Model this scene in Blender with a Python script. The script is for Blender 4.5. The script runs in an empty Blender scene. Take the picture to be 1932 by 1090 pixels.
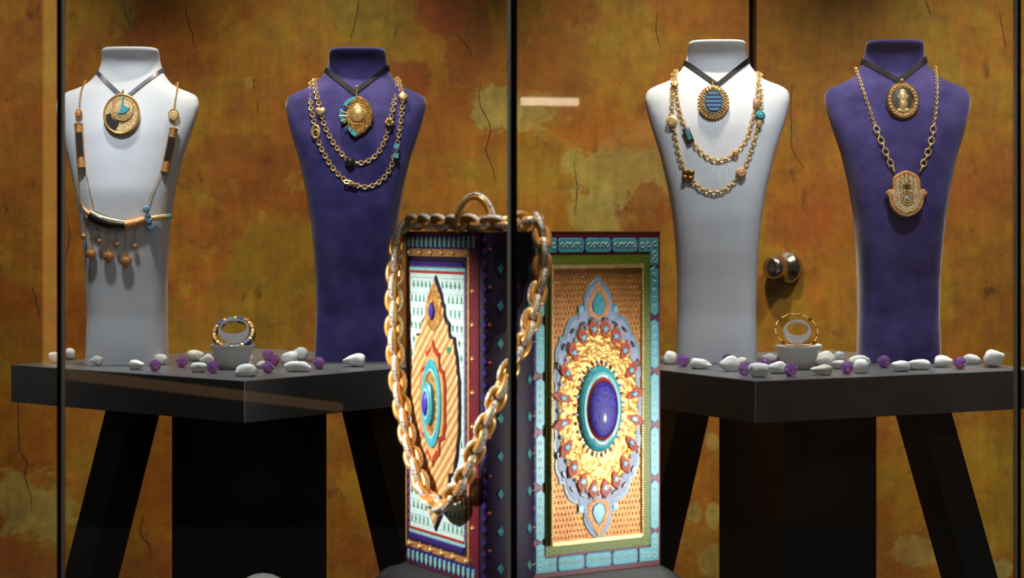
import bpy, bmesh, math, random
import numpy as np
from mathutils import Matrix, Vector, noise as mnoise
random.seed(7)
sc = bpy.context.scene
COL = sc.collection
PI = math.pi
FPX, CX, CY = 3500.0, 966.0, 440.0          # focal length and horizon in pixels of the 1932 x 1090 frame
ZC, ZT = 1.111, 0.90                         # eye height, table height
ZW = 3.60                                    # distance of the painted wall

# ------------------------------------------------------------------ camera, world, lights, exposure
cd = bpy.data.cameras.new('camera'); cam = bpy.data.objects.new('camera', cd); COL.objects.link(cam)
cam.location = (0, 0, ZC); cam.rotation_euler = (PI/2, 0, 0)
cd.sensor_width = 36; cd.lens = 36*FPX/1932; cd.shift_y = -(545-CY)/1932
cd.dof.use_dof = True; cd.dof.focus_distance = 2.75; cd.dof.aperture_fstop = 10
sc.camera = cam
wd = bpy.data.worlds.new('world'); sc.world = wd; wd.use_nodes = True
wd.node_tree.nodes['Background'].inputs[0].default_value = (0.55, 0.5, 0.45, 1)
wd.node_tree.nodes['Background'].inputs[1].default_value = 0.06
sc.view_settings.view_transform = 'Standard'; sc.view_settings.look = 'None'
sc.view_settings.gamma = 1; sc.view_settings.exposure = 0.0; sc.view_settings.use_curve_mapping = False

def spot(name, loc, target, power, size, blend=.6, col=(1, 1, 1), rad=.02):
    l = bpy.data.lights.new(name, 'SPOT'); l.energy = power; l.spot_size = math.radians(size); l.spot_blend = blend
    l.color = col; l.shadow_soft_size = rad
    o = bpy.data.objects.new(name, l); COL.objects.link(o); o.location = loc
    o.rotation_euler = (Vector(target)-Vector(loc)).to_track_quat('-Z', 'Y').to_euler()
    return o
COOL, WARM = (.93, .96, 1.0), (1.0, .86, .66)
for i, (bx, pw) in enumerate(((-.62, 50), (-.255, 53), (.345, 46), (.63, 53))):       # ceiling spots over the four busts
    spot('ceiling_spot', (bx*1.03, 2.24, 2.26), (bx, 2.95, 1.28), pw, 26, 1.0, COOL, .06)
for x, pw in ((-1.0, 62), (-.35, 72), (.3, 92), (.95, 92)):                                                     # wall washers
    spot('wall_spot', (x, 3.04, 2.25), (x, ZW, .22), pw, 64, 1.0, WARM, .04)
for x, y in ((-.63, 2.88), (-.42, 2.75), (-.24, 2.88), (.27, 2.84), (.42, 2.73), (.60, 2.80), (.78, 2.86)):   # added steep fill spots that whiten the pebbles
    spot('pebble_fill_spot', (x, y-.05, 2.28), (x, y, .9), 78, 15, 1.0, COOL, .03)
spot('book_spot', (.62, 1.80, .80), (.10, 2.05, .87), 19, 40, .9, (1, .96, .90), .012)      # small case spots aimed at the book
spot('book_spot', (-.75, 1.83, 1.22), (-.09, 2.04, .92), 54, 30, .8, (1, .96, .90), .012)
spot('book_spot', (.22, 1.84, 2.2), (.03, 2.0, 1.0), 52, 22, .8, (1, .95, .88), .015)
spot('shopfront_fill_spot', (1.7, -2.4, 2.7), (1.5, -4.2, .9), 240, 62, .9, WARM, .1)                  # added spot, lights the unseen shopfront for its reflection
spot('front_fill_spot', (1.25, -.8, 2.6), (.1, 2.9, .9), 42, 50, .9, (1, .95, .88), .15)     # added frontal fill through the glass, on tables and busts
spot('stone_fill_spot', (-.30, 2.25, 2.24), (-.30, 2.3, .64), 22, 30, .9, COOL, .02)  # added fill, brightens the white stone on the deck

# ------------------------------------------------------------------ helpers
def px(x, y, d): return Vector(((x-CX)/FPX*d, d, ZC-(y-CY)/FPX*d))
def tab(x, y): return px(x, y, (ZC-ZT)*FPX/(y-CY))
def lin(c): return tuple((v/255/12.92 if v/255 <= .04045 else ((v/255+.055)/1.055)**2.4) for v in c)

class MB:
    def __init__(s, M=None): s.v, s.f, s.m, s.M, s.cur = [], [], [], M or Matrix.Identity(4), 0
    def add(s, vs, fs, M=None, mat=None):
        T = s.M @ M if M is not None else s.M; b = len(s.v)
        s.v += [T @ Vector(v) for v in vs]
        s.f += [tuple(i+b for i in f) for f in fs]
        s.m += [s.cur if mat is None else mat]*len(fs) if not isinstance(mat, list) else mat
        return s
    def box(s, c, d, M=None):
        x, y, z = c; a, b, h = d[0]/2, d[1]/2, d[2]/2
        vs = [(x+i*a, y+j*b, z+k*h) for k in (-1, 1) for j in (-1, 1) for i in (-1, 1)]
        return s.add(vs, [(0,2,3,1),(4,5,7,6),(0,1,5,4),(2,6,7,3),(0,4,6,2),(1,3,7,5)], M)
    def prism(s, poly, z0, z1, bev=0, M=None):
        n = len(poly); P = [Vector((p[0], p[1])) for p in poly]
        if sum(P[i].x*P[(i+1) % n].y-P[(i+1) % n].x*P[i].y for i in range(n)) < 0: P.reverse()
        rings = [[(p.x, p.y, z0) for p in P]]
        if bev:
            rings.append([(p.x, p.y, z1-bev) for p in P]); ins = inset(P, bev)
            rings.append([(p.x, p.y, z1) for p in ins])
        else: rings.append([(p.x, p.y, z1) for p in P])
        vs = [v for r in rings for v in r]; fs = [tuple(range(n-1, -1, -1))]
        for k in range(len(rings)-1):
            for i in range(n):
                j = (i+1) % n; fs.append((k*n+i, k*n+j, (k+1)*n+j, (k+1)*n+i))
        fs.append(tuple(range((len(rings)-1)*n, len(rings)*n)))
        return s.add(vs, fs, M)
    def frame(s, outer, inner, z0, z1, M=None):
        n = len(outer)
        vs = [(p[0], p[1], z) for z in (z0, z1) for ring in (outer, inner) for p in ring]; fs = []
        for i in range(n):
            j = (i+1) % n; o0, i0, o1, i1 = 0, n, 2*n, 3*n
            fs += [(o0+i, o0+j, o1+j, o1+i), (i0+j, i0+i, i1+i, i1+j), (o1+i, o1+j, i1+j, i1+i), (o0+j, o0+i, i0+i, i0+j)]
        return s.add(vs, fs, M)
    def lathe(s, prof, n=32, sx=1, sy=1, M=None):
        vs, fs = [], []
        for r, z in prof:
            for i in range(n): a = 2*PI*i/n; vs.append((r*sx*math.cos(a), r*sy*math.sin(a), z))
        for k in range(len(prof)-1):
            for i in range(n):
                j = (i+1) % n; fs.append((k*n+i, k*n+j, (k+1)*n+j, (k+1)*n+i))
        fs.append(tuple(range(n-1, -1, -1))); fs.append(tuple(range((len(prof)-1)*n, len(prof)*n)))
        return s.add(vs, fs, M)
    def tube(s, pts, r, n=8, closed=False, M=None, flat=1.0, up=None):
        pts = [Vector(p) for p in pts]; N = len(pts); vs, fs = [], []
        rr = r if isinstance(r, (list, tuple)) else [r]*N
        ref = None
        for i, p in enumerate(pts):
            a = pts[i-1] if (i or closed) else p; b = pts[(i+1) % N] if (i < N-1 or closed) else p
            t = (b-a).normalized()
            if up is not None: ref = Vector(up)
            elif ref is None: ref = Vector((0, 0, 1)) if abs(t.z) < .9 else Vector((1, 0, 0))
            e1 = (ref-t*ref.dot(t)).normalized(); e2 = t.cross(e1); ref = e1
            for k in range(n): an = 2*PI*k/n; vs.append(p+(e1*math.cos(an)*flat+e2*math.sin(an))*rr[i])
        for i in range(N if closed else N-1):
            i2 = (i+1) % N
            for k in range(n):
                k2 = (k+1) % n; fs.append((i*n+k, i*n+k2, i2*n+k2, i2*n+k))
        if not closed: fs += [tuple(range(n-1, -1, -1)), tuple(range((N-1)*n, N*n))]
        return s.add(vs, fs, M)
    def torus(s, R, r, n=16, m=8, sx=1, sy=1, M=None, flat=1.0):
        vs, fs = [], []
        for i in range(n):
            a = 2*PI*i/n; cx, cy = R*sx*math.cos(a), R*sy*math.sin(a); nx, ny = math.cos(a)*sy, math.sin(a)*sx
            L = math.hypot(nx, ny); nx /= L; ny /= L
            for k in range(m):
                b = 2*PI*k/m; vs.append((cx+nx*r*math.cos(b), cy+ny*r*math.cos(b), r*flat*math.sin(b)))
        for i in range(n):
            for k in range(m):
                fs.append((i*m+k, ((i+1) % n)*m+k, ((i+1) % n)*m+(k+1) % m, i*m+(k+1) % m))
        return s.add(vs, fs, M)
    def ball(s, c, r, n=10, rings=6, M=None):
        if not isinstance(r, (tuple, list)): r = (r, r, r)
        vs = [(c[0], c[1], c[2]+r[2])]; fs = []
        for k in range(1, rings):
            ph = PI*k/rings
            for i in range(n): a = 2*PI*i/n; vs.append((c[0]+r[0]*math.sin(ph)*math.cos(a), c[1]+r[1]*math.sin(ph)*math.sin(a), c[2]+r[2]*math.cos(ph)))
        vs.append((c[0], c[1], c[2]-r[2]))
        for i in range(n): fs.append((0, 1+i, 1+(i+1) % n))
        for k in range(rings-2):
            for i in range(n): j = (i+1) % n; fs.append((1+k*n+i, 1+(k+1)*n+i, 1+(k+1)*n+j, 1+k*n+j))
        b = 1+(rings-2)*n
        for i in range(n): fs.append((b+i, len(vs)-1, b+(i+1) % n))
        return s.add(vs, fs, M)
    def dome(s, rx, ry, h, z=0, n=32, rings=7, M=None):
        return s.lathe([(1, z)] + [(math.cos(t), z+h*math.sin(t)) for t in np.linspace(.02, PI/2-.03, rings)], n, rx, ry, M)
    def mesh(s, name, mats, off=Vector((0, 0, 0)), smooth=40):
        me = bpy.data.meshes.new(name); me.from_pydata([tuple(v-off) for v in s.v], [], s.f)
        for m in (mats if isinstance(mats, (list, tuple)) else [mats]): me.materials.append(MAT[m])
        me.polygons.foreach_set('material_index', s.m)
        me.polygons.foreach_set('use_smooth', [smooth > 0]*len(s.f))
        me.update()
        if 0 < smooth < 180: me.set_sharp_from_angle(angle=math.radians(smooth))
        return me
    def build(s, name, mats, parent=None, smooth=40, **kw):
        if parent is not None: off = WORLD[parent.name]
        else:
            V = np.array([tuple(v) for v in s.v]); lo, hi = V.min(0), V.max(0)
            off = Vector(((lo[0]+hi[0])/2, (lo[1]+hi[1])/2, lo[2]))
        o = bpy.data.objects.new(name, s.mesh(name, mats, off, smooth)); COL.objects.link(o)
        if parent is not None: o.parent = parent; WORLD[o.name] = off.copy()
        else: o.location = off; WORLD[o.name] = off
        tag(o, **kw); return o
WORLD, MAT = {}, {}
def inset(P, d):
    n = len(P); out = []
    for i in range(n):
        a, b, c = P[i-1], P[i], P[(i+1) % n]; e1, e2 = (b-a), (c-b)
        if e1.length < 1e-9 or e2.length < 1e-9: out.append(b); continue
        n1 = Vector((-e1.y, e1.x)).normalized(); n2 = Vector((-e2.y, e2.x)).normalized(); m = n1+n2
        if m.length < .3: m = n1
        out.append(b+m.normalized()*d*min(1.6, 1/max(.4, m.normalized().dot(n1))))
    return out
def tag(o, label=None, cat=None, group=None, kind=None):
    if label: o['label'] = label
    if cat: o['category'] = cat
    if group: o['group'] = group
    if kind: o['kind'] = kind
def thing(name, label, cat, loc, group=None):
    o = bpy.data.objects.new(name, None); COL.objects.link(o); o.location = loc; o.empty_display_size = .02
    WORLD[o.name] = Vector(loc); tag(o, label, cat, group); return o
def inst(name, me, parent, M):                      # a piece that shares its mesh with its likes
    o = bpy.data.objects.new(name, me); COL.objects.link(o); o.parent = parent
    off = WORLD[parent.name]; WORLD[o.name] = off.copy()
    o.matrix_basis = Matrix.Translation(-off) @ M; return o
def local_mesh(mb, name, mats, smooth=40): return mb.mesh(name, mats, Vector((0, 0, 0)), smooth)
def inst2(name, me, part, M):                       # the same one level deeper (under a piece with its own matrix)
    o = bpy.data.objects.new(name, me); COL.objects.link(o); o.parent = part; o.matrix_basis = M; return o
def basis(o, ex, ey, ez):
    M = Matrix.Identity(4)
    for i, e in enumerate((ex, ey, ez)):
        for k in range(3): M[k][i] = e[k]
    for k in range(3): M[k][3] = o[k]
    return M
def smooth_path(pts, step, closed=False):
    P = [Vector(p) for p in pts]; N = len(P); out = []
    for i in range(N if closed else N-1):
        p0 = P[i-1] if (i or closed) else P[0]*2-P[1]; p1 = P[i]; p2 = P[(i+1) % N]
        p3 = P[(i+2) % N] if (i+2 < N or closed) else p2*2-p1
        for k in range(24):
            t = k/24; out.append(.5*((2*p1)+(p2-p0)*t+(2*p0-5*p1+4*p2-p3)*t*t+(3*p1-p0-3*p2+p3)*t**3))
    out.append(P[0] if closed else P[-1])
    L = [0]
    for a, b in zip(out, out[1:]): L.append(L[-1]+(b-a).length)
    n = max(2, round(L[-1]/step)); res = []; j = 0
    for k in range(n+(0 if closed else 1)):
        s = L[-1]*k/n
        while j < len(L)-2 and L[j+1] < s: j += 1
        t = (s-L[j])/max(1e-9, L[j+1]-L[j]); res.append(out[j].lerp(out[j+1], t))
    return res
def arc(rx, ry, a0, a1, n, cx=0, cy=0): return [(cx+rx*math.cos(a0+(a1-a0)*i/n), cy+ry*math.sin(a0+(a1-a0)*i/n)) for i in range(n+1)]
def ell(rx, ry, n=32, cx=0, cy=0): return [(cx+rx*math.cos(2*PI*i/n), cy+ry*math.sin(2*PI*i/n)) for i in range(n)]
def rect(x0, y0, x1, y1): return [(x0, y0), (x1, y0), (x1, y1), (x0, y1)]
def sym4(q): # quarter outline (x>=0,y>=0, from top tip to side) to the closed outline
    r = [(x, y) for x, y in q]; a = r + [(x, -y) for x, y in reversed(r) if y > 1e-6]
    return a + [(-x, y) for x, y in reversed(a) if x > 1e-6]

# ------------------------------------------------------------------ materials
def newmat(name):
    m = bpy.data.materials.new(name); m.use_nodes = True; MAT[name] = m
    nt = m.node_tree; return m, nt, nt.nodes['Principled BSDF']
def N(nt, t, **kw):
    n = nt.nodes.new(t)
    for k, v in kw.items():
        if k in n.inputs: n.inputs[k].default_value = v
        else: setattr(n, k, v)
    return n
def mixc(nt, fac, a, b, mode='MIX'):
    n = nt.nodes.new('ShaderNodeMix'); n.data_type = 'RGBA'; n.blend_type = mode
    for i, v in ((0, fac), (6, a), (7, b)):
        if isinstance(v, bpy.types.NodeSocket): nt.links.new(v, n.inputs[i])
        else: n.inputs[i].default_value = v if i == 0 else (*v, 1)[:4]
    return n.outputs[2]
def pm(name, col, rough=.5, metal=0.0, col2=None, scale=60, bump=0, bscale=300, lo=.35, hi=.65, sheen=0, trans=0, coat=0, spec=None, emit=None, estr=0, stretch=None):
    m, nt, b = newmat(name); c = lin(col)
    b.inputs['Base Color'].default_value = (*c, 1); b.inputs['Roughness'].default_value = rough; b.inputs['Metallic'].default_value = metal
    if spec is not None: b.inputs['Specular IOR Level'].default_value = spec
    if sheen: b.inputs['Sheen Weight'].default_value = sheen; b.inputs['Sheen Roughness'].default_value = .4
    if coat: b.inputs['Coat Weight'].default_value = coat; b.inputs['Coat Roughness'].default_value = .12
    if trans: b.inputs['Transmission Weight'].default_value = trans
    if emit: b.inputs['Emission Color'].default_value = (*lin(emit), 1); b.inputs['Emission Strength'].default_value = estr
    if col2 or bump:
        tc = N(nt, 'ShaderNodeTexCoord'); vec = tc.outputs['Object']
        if stretch:
            mp = N(nt, 'ShaderNodeMapping', Scale=stretch); nt.links.new(vec, mp.inputs[0]); vec = mp.outputs[0]
    if col2:
        nz = N(nt, 'ShaderNodeTexNoise', Scale=scale, Detail=4.0); nt.links.new(vec, nz.inputs['Vector'])
        mr = N(nt, 'ShaderNodeMapRange'); mr.inputs[1].default_value = lo; mr.inputs[2].default_value = hi
        nt.links.new(nz.outputs['Fac'], mr.inputs[0])
        nt.links.new(mixc(nt, mr.outputs[0], c, lin(col2)), b.inputs['Base Color'])
    if bump:
        nb = N(nt, 'ShaderNodeTexNoise', Scale=bscale, Detail=3.0); nt.links.new(vec, nb.inputs['Vector'])
        bp = N(nt, 'ShaderNodeBump', Strength=bump, Distance=.002); nt.links.new(nb.outputs['Fac'], bp.inputs['Height'])
        nt.links.new(bp.outputs[0], b.inputs['Normal'])
    return m
pm('white_leather', (222, 224, 230), .55, col2=(212, 214, 222), scale=14, bump=.12, bscale=90)
pm('blue_velvet', (78, 69, 128), .85, col2=(50, 44, 98), scale=22, bump=.15, bscale=180, sheen=.35, spec=.2)
pm('black_laminate', (98, 98, 99), .34, col2=(92, 92, 93), scale=30, bump=.03, bscale=120)
pm('dark_pedestal', (32, 32, 33), .5)
pm('edge_highlight', (176, 172, 166), .5)
pm('black_cloth', (22, 23, 27), .8, col2=(34, 36, 42), scale=25, bump=.3, bscale=40, sheen=.2)
pm('black_ribbon', (16, 14, 19), .7, col2=(24, 21, 28), scale=120, spec=.25)
pm('grey_ribbon', (62, 56, 70), .35, col2=(112, 104, 120), scale=90)
pm('gold', (226, 178, 98), .32, 0.5, col2=(205, 150, 76), scale=160)
pm('gold_pale', (232, 200, 138), .38, 0.45, col2=(214, 172, 104), scale=160)
pm('gold_dark', (150, 108, 46), .36, 0.55, col2=(110, 76, 30), scale=200, bump=.3, bscale=500)
pm('gold_grain', (238, 208, 152), .4, .3, col2=(172, 126, 78), scale=420, bump=.7, bscale=700)
pm('gold_orange', (222, 160, 96), .42, 0.35, col2=(186, 120, 62), scale=380, bump=.5, bscale=600)
pm('gold_hammer', (232, 182, 104), .34, 0.5, col2=(176, 112, 48), scale=130, bump=.9, bscale=190)
pm('panel_gold', (180, 116, 50), .42, .3, col2=(156, 96, 40), scale=60, bump=.2, bscale=400)
pm('chain_gold', (246, 192, 112), .28, .4, col2=(232, 164, 84), scale=60)
pm('turquoise', (70, 176, 186), .35, col2=(54, 152, 168), scale=220, coat=.4)
pm('turquoise_pale', (150, 208, 212), .4, col2=(120, 190, 200), scale=160, coat=.3)
pm('cartouche_blue', (78, 166, 184), .4, col2=(104, 186, 200), scale=260, coat=.3)
pm('scroll_pale', (206, 228, 222), .5)
pm('teal', (52, 132, 140), .4, coat=.3)
pm('enamel_black', (22, 20, 18), .35, col2=(46, 38, 26), scale=500, coat=.4)
pm('enamel_red', (150, 36, 26), .4, col2=(176, 56, 34), scale=300, coat=.4)
pm('flower_red', (208, 88, 32), .55, col2=(178, 54, 24), scale=260)
pm('deep_red', (112, 22, 30), .45, col2=(92, 20, 44), scale=200, coat=.3)
pm('purple', (70, 44, 140), .4, col2=(52, 34, 112), scale=200, coat=.3)
pm('purple_dark', (66, 50, 130), .45, col2=(44, 34, 96), scale=300)
pm('violet_blue', (62, 46, 196), .5, col2=(34, 22, 110), scale=300, coat=.1, bump=.5, bscale=420)
pm('stripe_blue', (74, 130, 178), .4, coat=.3)
pm('navy', (30, 32, 74), .4, coat=.3)
pm('plum', (38, 20, 44), .55, col2=(26, 18, 50), scale=120, spec=.25)
pm('green_band', (108, 128, 30), .45, col2=(86, 108, 24), scale=320, coat=.2, bump=.3, bscale=500)
pm('green', (48, 138, 104), .4, coat=.3)
pm('pale_panel', (204, 222, 220), .45, col2=(180, 208, 206), scale=200, coat=.2)
pm('lavender', (160, 170, 200), .5, col2=(128, 150, 190), scale=220)
pm('steel_blue', (108, 140, 164), .4, coat=.3)
pm('peach_gold', (232, 186, 128), .42, .35, col2=(214, 158, 96), scale=240)
pm('porcelain', (232, 232, 230), .28, coat=.2)
pm('pebble', (246, 246, 244), .7, col2=(222, 222, 218), scale=40, bump=.15, bscale=120)
pm('pebble_cream', (214, 210, 194), .75, col2=(196, 192, 176), scale=50, bump=.2, bscale=120)
pm('pebble_grey', (196, 196, 196), .75, col2=(180, 180, 182), scale=50, bump=.2, bscale=120)
pm('steel', (186, 182, 176), .2, 1.0)
pm('black_gap', (8, 8, 8), .8)
pm('silicone', (5, 6, 6), .7, spec=.1)
pm('glass_edge', (205, 208, 198), .3, col2=(176, 184, 176), scale=8, stretch=(1, 1, .2))
pm('ceiling_grey', (120, 116, 110), .8)
pm('floor_dark', (40, 38, 36), .6)
pm('deck', (30, 30, 32), .5)
pm('crack', (62, 38, 12), .9)
pm('paper', (224, 214, 190), .8)
pm('page_gold', (206, 158, 70), .4, .7)
pm('brown_panel', (110, 84, 66), .6, col2=(90, 68, 54), scale=6)
pm('coral', (214, 158, 120), .4, .3)
pm('lamp_white', (255, 235, 210), .5, emit=(255, 226, 196), estr=9)
pm('glow_amber', (255, 200, 120), .5, emit=(255, 192, 92), estr=2.2)
pm('glow_amber_dim', (200, 150, 100), .5, emit=(240, 180, 120), estr=.6)
# amethyst glass
m, nt, b = newmat('amethyst'); b.inputs['Base Color'].default_value = (*lin((204, 140, 236)), 1)
b.inputs['Roughness'].default_value = .05; b.inputs['Transmission Weight'].default_value = .82; b.inputs['IOR'].default_value = 1.6; b.inputs['Coat Weight'].default_value = 1.0
# window glass: clear sheet with a Fresnel reflection
m, nt, b = newmat('clear_glass'); nt.nodes.remove(b)
tr = N(nt, 'ShaderNodeBsdfTransparent', Color=(.97, .985, .975, 1)); gl = N(nt, 'ShaderNodeBsdfGlossy', Roughness=.012)
fr = N(nt, 'ShaderNodeFresnel', IOR=1.5); mx = N(nt, 'ShaderNodeMixShader')
nt.links.new(fr.outputs[0], mx.inputs[0]); nt.links.new(tr.outputs[0], mx.inputs[1]); nt.links.new(gl.outputs[0], mx.inputs[2])
nt.links.new(mx.outputs[0], nt.nodes['Material Output'].inputs[0])
# enamel with small blue stars for the big chain
def enamel(name, base, dots, scale):
    m, nt, b = newmat(name); tc = N(nt, 'ShaderNodeTexCoord'); vo = N(nt, 'ShaderNodeTexVoronoi', Scale=scale)
    nt.links.new(tc.outputs['Object'], vo.inputs['Vector']); mr = N(nt, 'ShaderNodeMapRange')
    mr.inputs[1].default_value = .26; mr.inputs[2].default_value = .42; nt.links.new(vo.outputs['Distance'], mr.inputs[0])
    mr2 = N(nt, 'ShaderNodeMapRange'); mr2.inputs[1].default_value = .10; mr2.inputs[2].default_value = .16; nt.links.new(vo.outputs['Distance'], mr2.inputs[0])
    c = mixc(nt, mr2.outputs[0], lin(base), lin(dots)); c = mixc(nt, mr.outputs[0], c, lin(base)); nt.links.new(c, b.inputs['Base Color'])
    b.inputs['Roughness'].default_value = .25; b.inputs['Coat Weight'].default_value = .4
enamel('chain_enamel', (236, 228, 216), (74, 88, 150), 250)
# diagonal fluting of the pointed medallion on the left cover
m, nt, b = newmat('fluted_gold'); tc = N(nt, 'ShaderNodeTexCoord'); mp = N(nt, 'ShaderNodeMapping'); mp.inputs['Rotation'].default_value = (0, math.radians(62), 0)
nt.links.new(tc.outputs['Object'], mp.inputs[0])
wv = N(nt, 'ShaderNodeTexWave', Scale=52.0, Distortion=1.2); wv.inputs['Detail Scale'].default_value = 2; wv.bands_direction = 'Z'; nt.links.new(mp.outputs[0], wv.inputs['Vector'])
nt.links.new(mixc(nt, wv.outputs['Fac'], lin((196, 136, 72)), lin((246, 212, 158))), b.inputs['Base Color'])
b.inputs['Metallic'].default_value = .35; b.inputs['Roughness'].default_value = .42
bp = N(nt, 'ShaderNodeBump', Strength=.5, Distance=.001); nt.links.new(wv.outputs['Fac'], bp.inputs['Height']); nt.links.new(bp.outputs[0], b.inputs['Normal'])

# weathered wall paint
WALLBLOBS = [ # px x, px y, rx, ry, colour, strength
 (620, 60, 150, 120, 'ochre', .9), (880, 60, 45, 130, 'rust', 1.0), (770, 150, 60, 40, 'redrust', 1.0), (830, 25, 50, 35, 'redrust', .9),
 (700, 20, 90, 60, 'olive', .8), (945, 200, 55, 60, 'pale', .9), (1010, 215, 60, 50, 'pale', .7), (1180, 330, 120, 95, 'pale', .75), (1130, 400, 70, 60, 'pale', .8),
 (1060, 110, 90, 150, 'rust', .5), (1220, 400, 60, 60, 'rust', .95), (1260, 520, 40, 120, 'ochre', .7), (1160, 250, 120, 45, 'orange', .8),
 (60, 260, 110, 260, 'rust', .6), (60, 620, 90, 90, 'rust', .7), (250, 45, 60, 50, 'rust', .8), (235, 15, 40, 40, 'olive', .8), (70, 960, 90, 75, 'pale', .75), (50, 1060, 120, 50, 'rust', .9),
 (440, 130, 50, 40, 'ochre', .5), (470, 320, 150, 70, 'rust', .7), (510, 450, 90, 70, 'ochre', .8), (400, 430, 90, 60, 'rust', .7), (500, 600, 110, 130, 'ochre', .75), (380, 560, 60, 120, 'orange', .6),
 (690, 900, 60, 150, 'yellow', .9), (640, 1000, 50, 60, 'orange', .6), (290, 960, 60, 120, 'orange', .9), (240, 1080, 70, 40, 'redrust', .6),
 (1310, 880, 60, 120, 'orange', .9), (1345, 1065, 30, 40, 'pale', .7), (1350, 970, 18, 24, 'pale', .8), (1310, 965, 14, 22, 'pale', .7), (1345, 835, 14, 18, 'pale', .6), (470, 155, 9, 12, 'pale', .45), (495, 408, 10, 16, 'pale', .45), (1880, 1075, 50, 26, 'pale', .9), (1720, 900, 60, 200, 'yellow', .7), (1730, 1040, 60, 40, 'pale', .6), (1860, 920, 110, 150, 'yellow', .75),
 (1500, 430, 70, 60, 'redrust', .7), (1560, 560, 60, 80, 'orange', .6), (1520, 90, 110, 140, 'ochre', .5), (1500, 330, 60, 120, 'rust', .4), (1860, 560, 90, 120, 'rust', .6), (1880, 200, 60, 150, 'ochre', .6), (1600, 630, 60, 50, 'ochre', .5)]
WC = {'ochre': (154, 118, 20), 'rust': (142, 78, 16), 'redrust': (146, 68, 14), 'olive': (136, 120, 26), 'pale': (168, 158, 84), 'orange': (164, 96, 16), 'yellow': (172, 130, 22)}
def wall_mat():
    m, nt, b = newmat('weathered_paint'); L = nt.links
    geo = N(nt, 'ShaderNodeNewGeometry'); pos = geo.outputs['Position']
    n1 = N(nt, 'ShaderNodeTexNoise', Scale=4.5, Detail=9.0, Roughness=.62, Distortion=.7); L.new(pos, n1.inputs['Vector'])
    cr = N(nt, 'ShaderNodeValToRGB'); L.new(n1.outputs['Fac'], cr.inputs[0]); e = cr.color_ramp.elements
    e[0].position = .30; e[0].color = (*lin((146, 78, 12)), 1); e[1].position = .72; e[1].color = (*lin((152, 130, 32)), 1)
    for p, c in ((.43, (154, 92, 13)), (.52, (158, 106, 15)), (.60, (154, 116, 18))): q = e.new(p); q.color = (*lin(c), 1)
    col = cr.outputs[0]
    nd = N(nt, 'ShaderNodeTexNoise', Scale=11.0, Detail=9.0, Roughness=.68, Distortion=.3); L.new(pos, nd.inputs['Vector'])
    sx = N(nt, 'ShaderNodeSeparateXYZ'); L.new(pos, sx.inputs[0])
    for (x, y, rx, ry, cn, st) in WALLBLOBS:
        c = px(x, y, ZW); k = ZW/FPX
        sub = N(nt, 'ShaderNodeVectorMath', operation='SUBTRACT'); L.new(pos, sub.inputs[0]); sub.inputs[1].default_value = (c.x, ZW, c.z)
        mul = N(nt, 'ShaderNodeVectorMath', operation='MULTIPLY'); L.new(sub.outputs[0], mul.inputs[0]); mul.inputs[1].default_value = (1/(rx*k), 0, 1/(ry*k))
        ln = N(nt, 'ShaderNodeVectorMath', operation='LENGTH'); L.new(mul.outputs[0], ln.inputs[0])
        ad = N(nt, 'ShaderNodeMath', operation='MULTIPLY_ADD'); L.new(nd.outputs['Fac'], ad.inputs[0]); ad.inputs[1].default_value = 2.6; L.new(ln.outputs['Value'], ad.inputs[2])
        mr = N(nt, 'ShaderNodeMapRange'); L.new(ad.outputs[0], mr.inputs[0]); mr.inputs[1].default_value = 2.22; mr.inputs[2].default_value = 2.22-(.12 if cn in ('pale', 'rust', 'redrust') else .35); mr.inputs[3].default_value = 0; mr.inputs[4].default_value = st*.8
        col = mixc(nt, mr.outputs[0], col, lin(WC[cn]))
    # brush streaks, grain and dark pits
    mp = N(nt, 'ShaderNodeMapping', Scale=(1, 1, .12)); L.new(pos, mp.inputs[0])
    n2 = N(nt, 'ShaderNodeTexNoise', Scale=70.0, Detail=4.0, Roughness=.6); L.new(mp.outputs[0], n2.inputs['Vector'])
    r2 = N(nt, 'ShaderNodeMapRange'); r2.inputs[1].default_value = .3; r2.inputs[2].default_value = .75; r2.inputs[3].default_value = .86; r2.inputs[4].default_value = 1.12; L.new(n2.outputs['Fac'], r2.inputs[0])
    vm = N(nt, 'ShaderNodeVectorMath', operation='SCALE'); L.new(col, vm.inputs[0]); L.new(r2.outputs[0], vm.inputs['Scale']); col = vm.outputs[0]
    mp3 = N(nt, 'ShaderNodeMapping', Scale=(1, 1, .55)); L.new(pos, mp3.inputs[0])
    n3 = N(nt, 'ShaderNodeTexNoise', Scale=34.0, Detail=3.0, Roughness=.5, Distortion=.4); L.new(mp3.outputs[0], n3.inputs['Vector'])
    r3 = N(nt, 'ShaderNodeMapRange'); r3.inputs[1].default_value = .66; r3.inputs[2].default_value = .78; r3.inputs[4].default_value = .75; L.new(n3.outputs['Fac'], r3.inputs[0])
    col = mixc(nt, r3.outputs[0], col, lin((84, 34, 8)))
    n4 = N(nt, 'ShaderNodeTexNoise', Scale=9.0, Detail=6.0, Roughness=.7); L.new(pos, n4.inputs['Vector'])
    r4 = N(nt, 'ShaderNodeMapRange'); r4.inputs[1].default_value = .62; r4.inputs[2].default_value = .72; r4.inputs[4].default_value = .7; L.new(n4.outputs['Fac'], r4.inputs[0])
    col = mixc(nt, r4.outputs[0], col, lin((164, 140, 44)))
    n5 = N(nt, 'ShaderNodeTexNoise', Scale=26.0, Detail=9.0, Roughness=.72); L.new(pos, n5.inputs['Vector'])
    r5 = N(nt, 'ShaderNodeMapRange'); r5.inputs[1].default_value = .3; r5.inputs[2].default_value = .7; r5.inputs[3].default_value = .66; r5.inputs[4].default_value = 1.26; L.new(n5.outputs['Fac'], r5.inputs[0])
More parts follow.
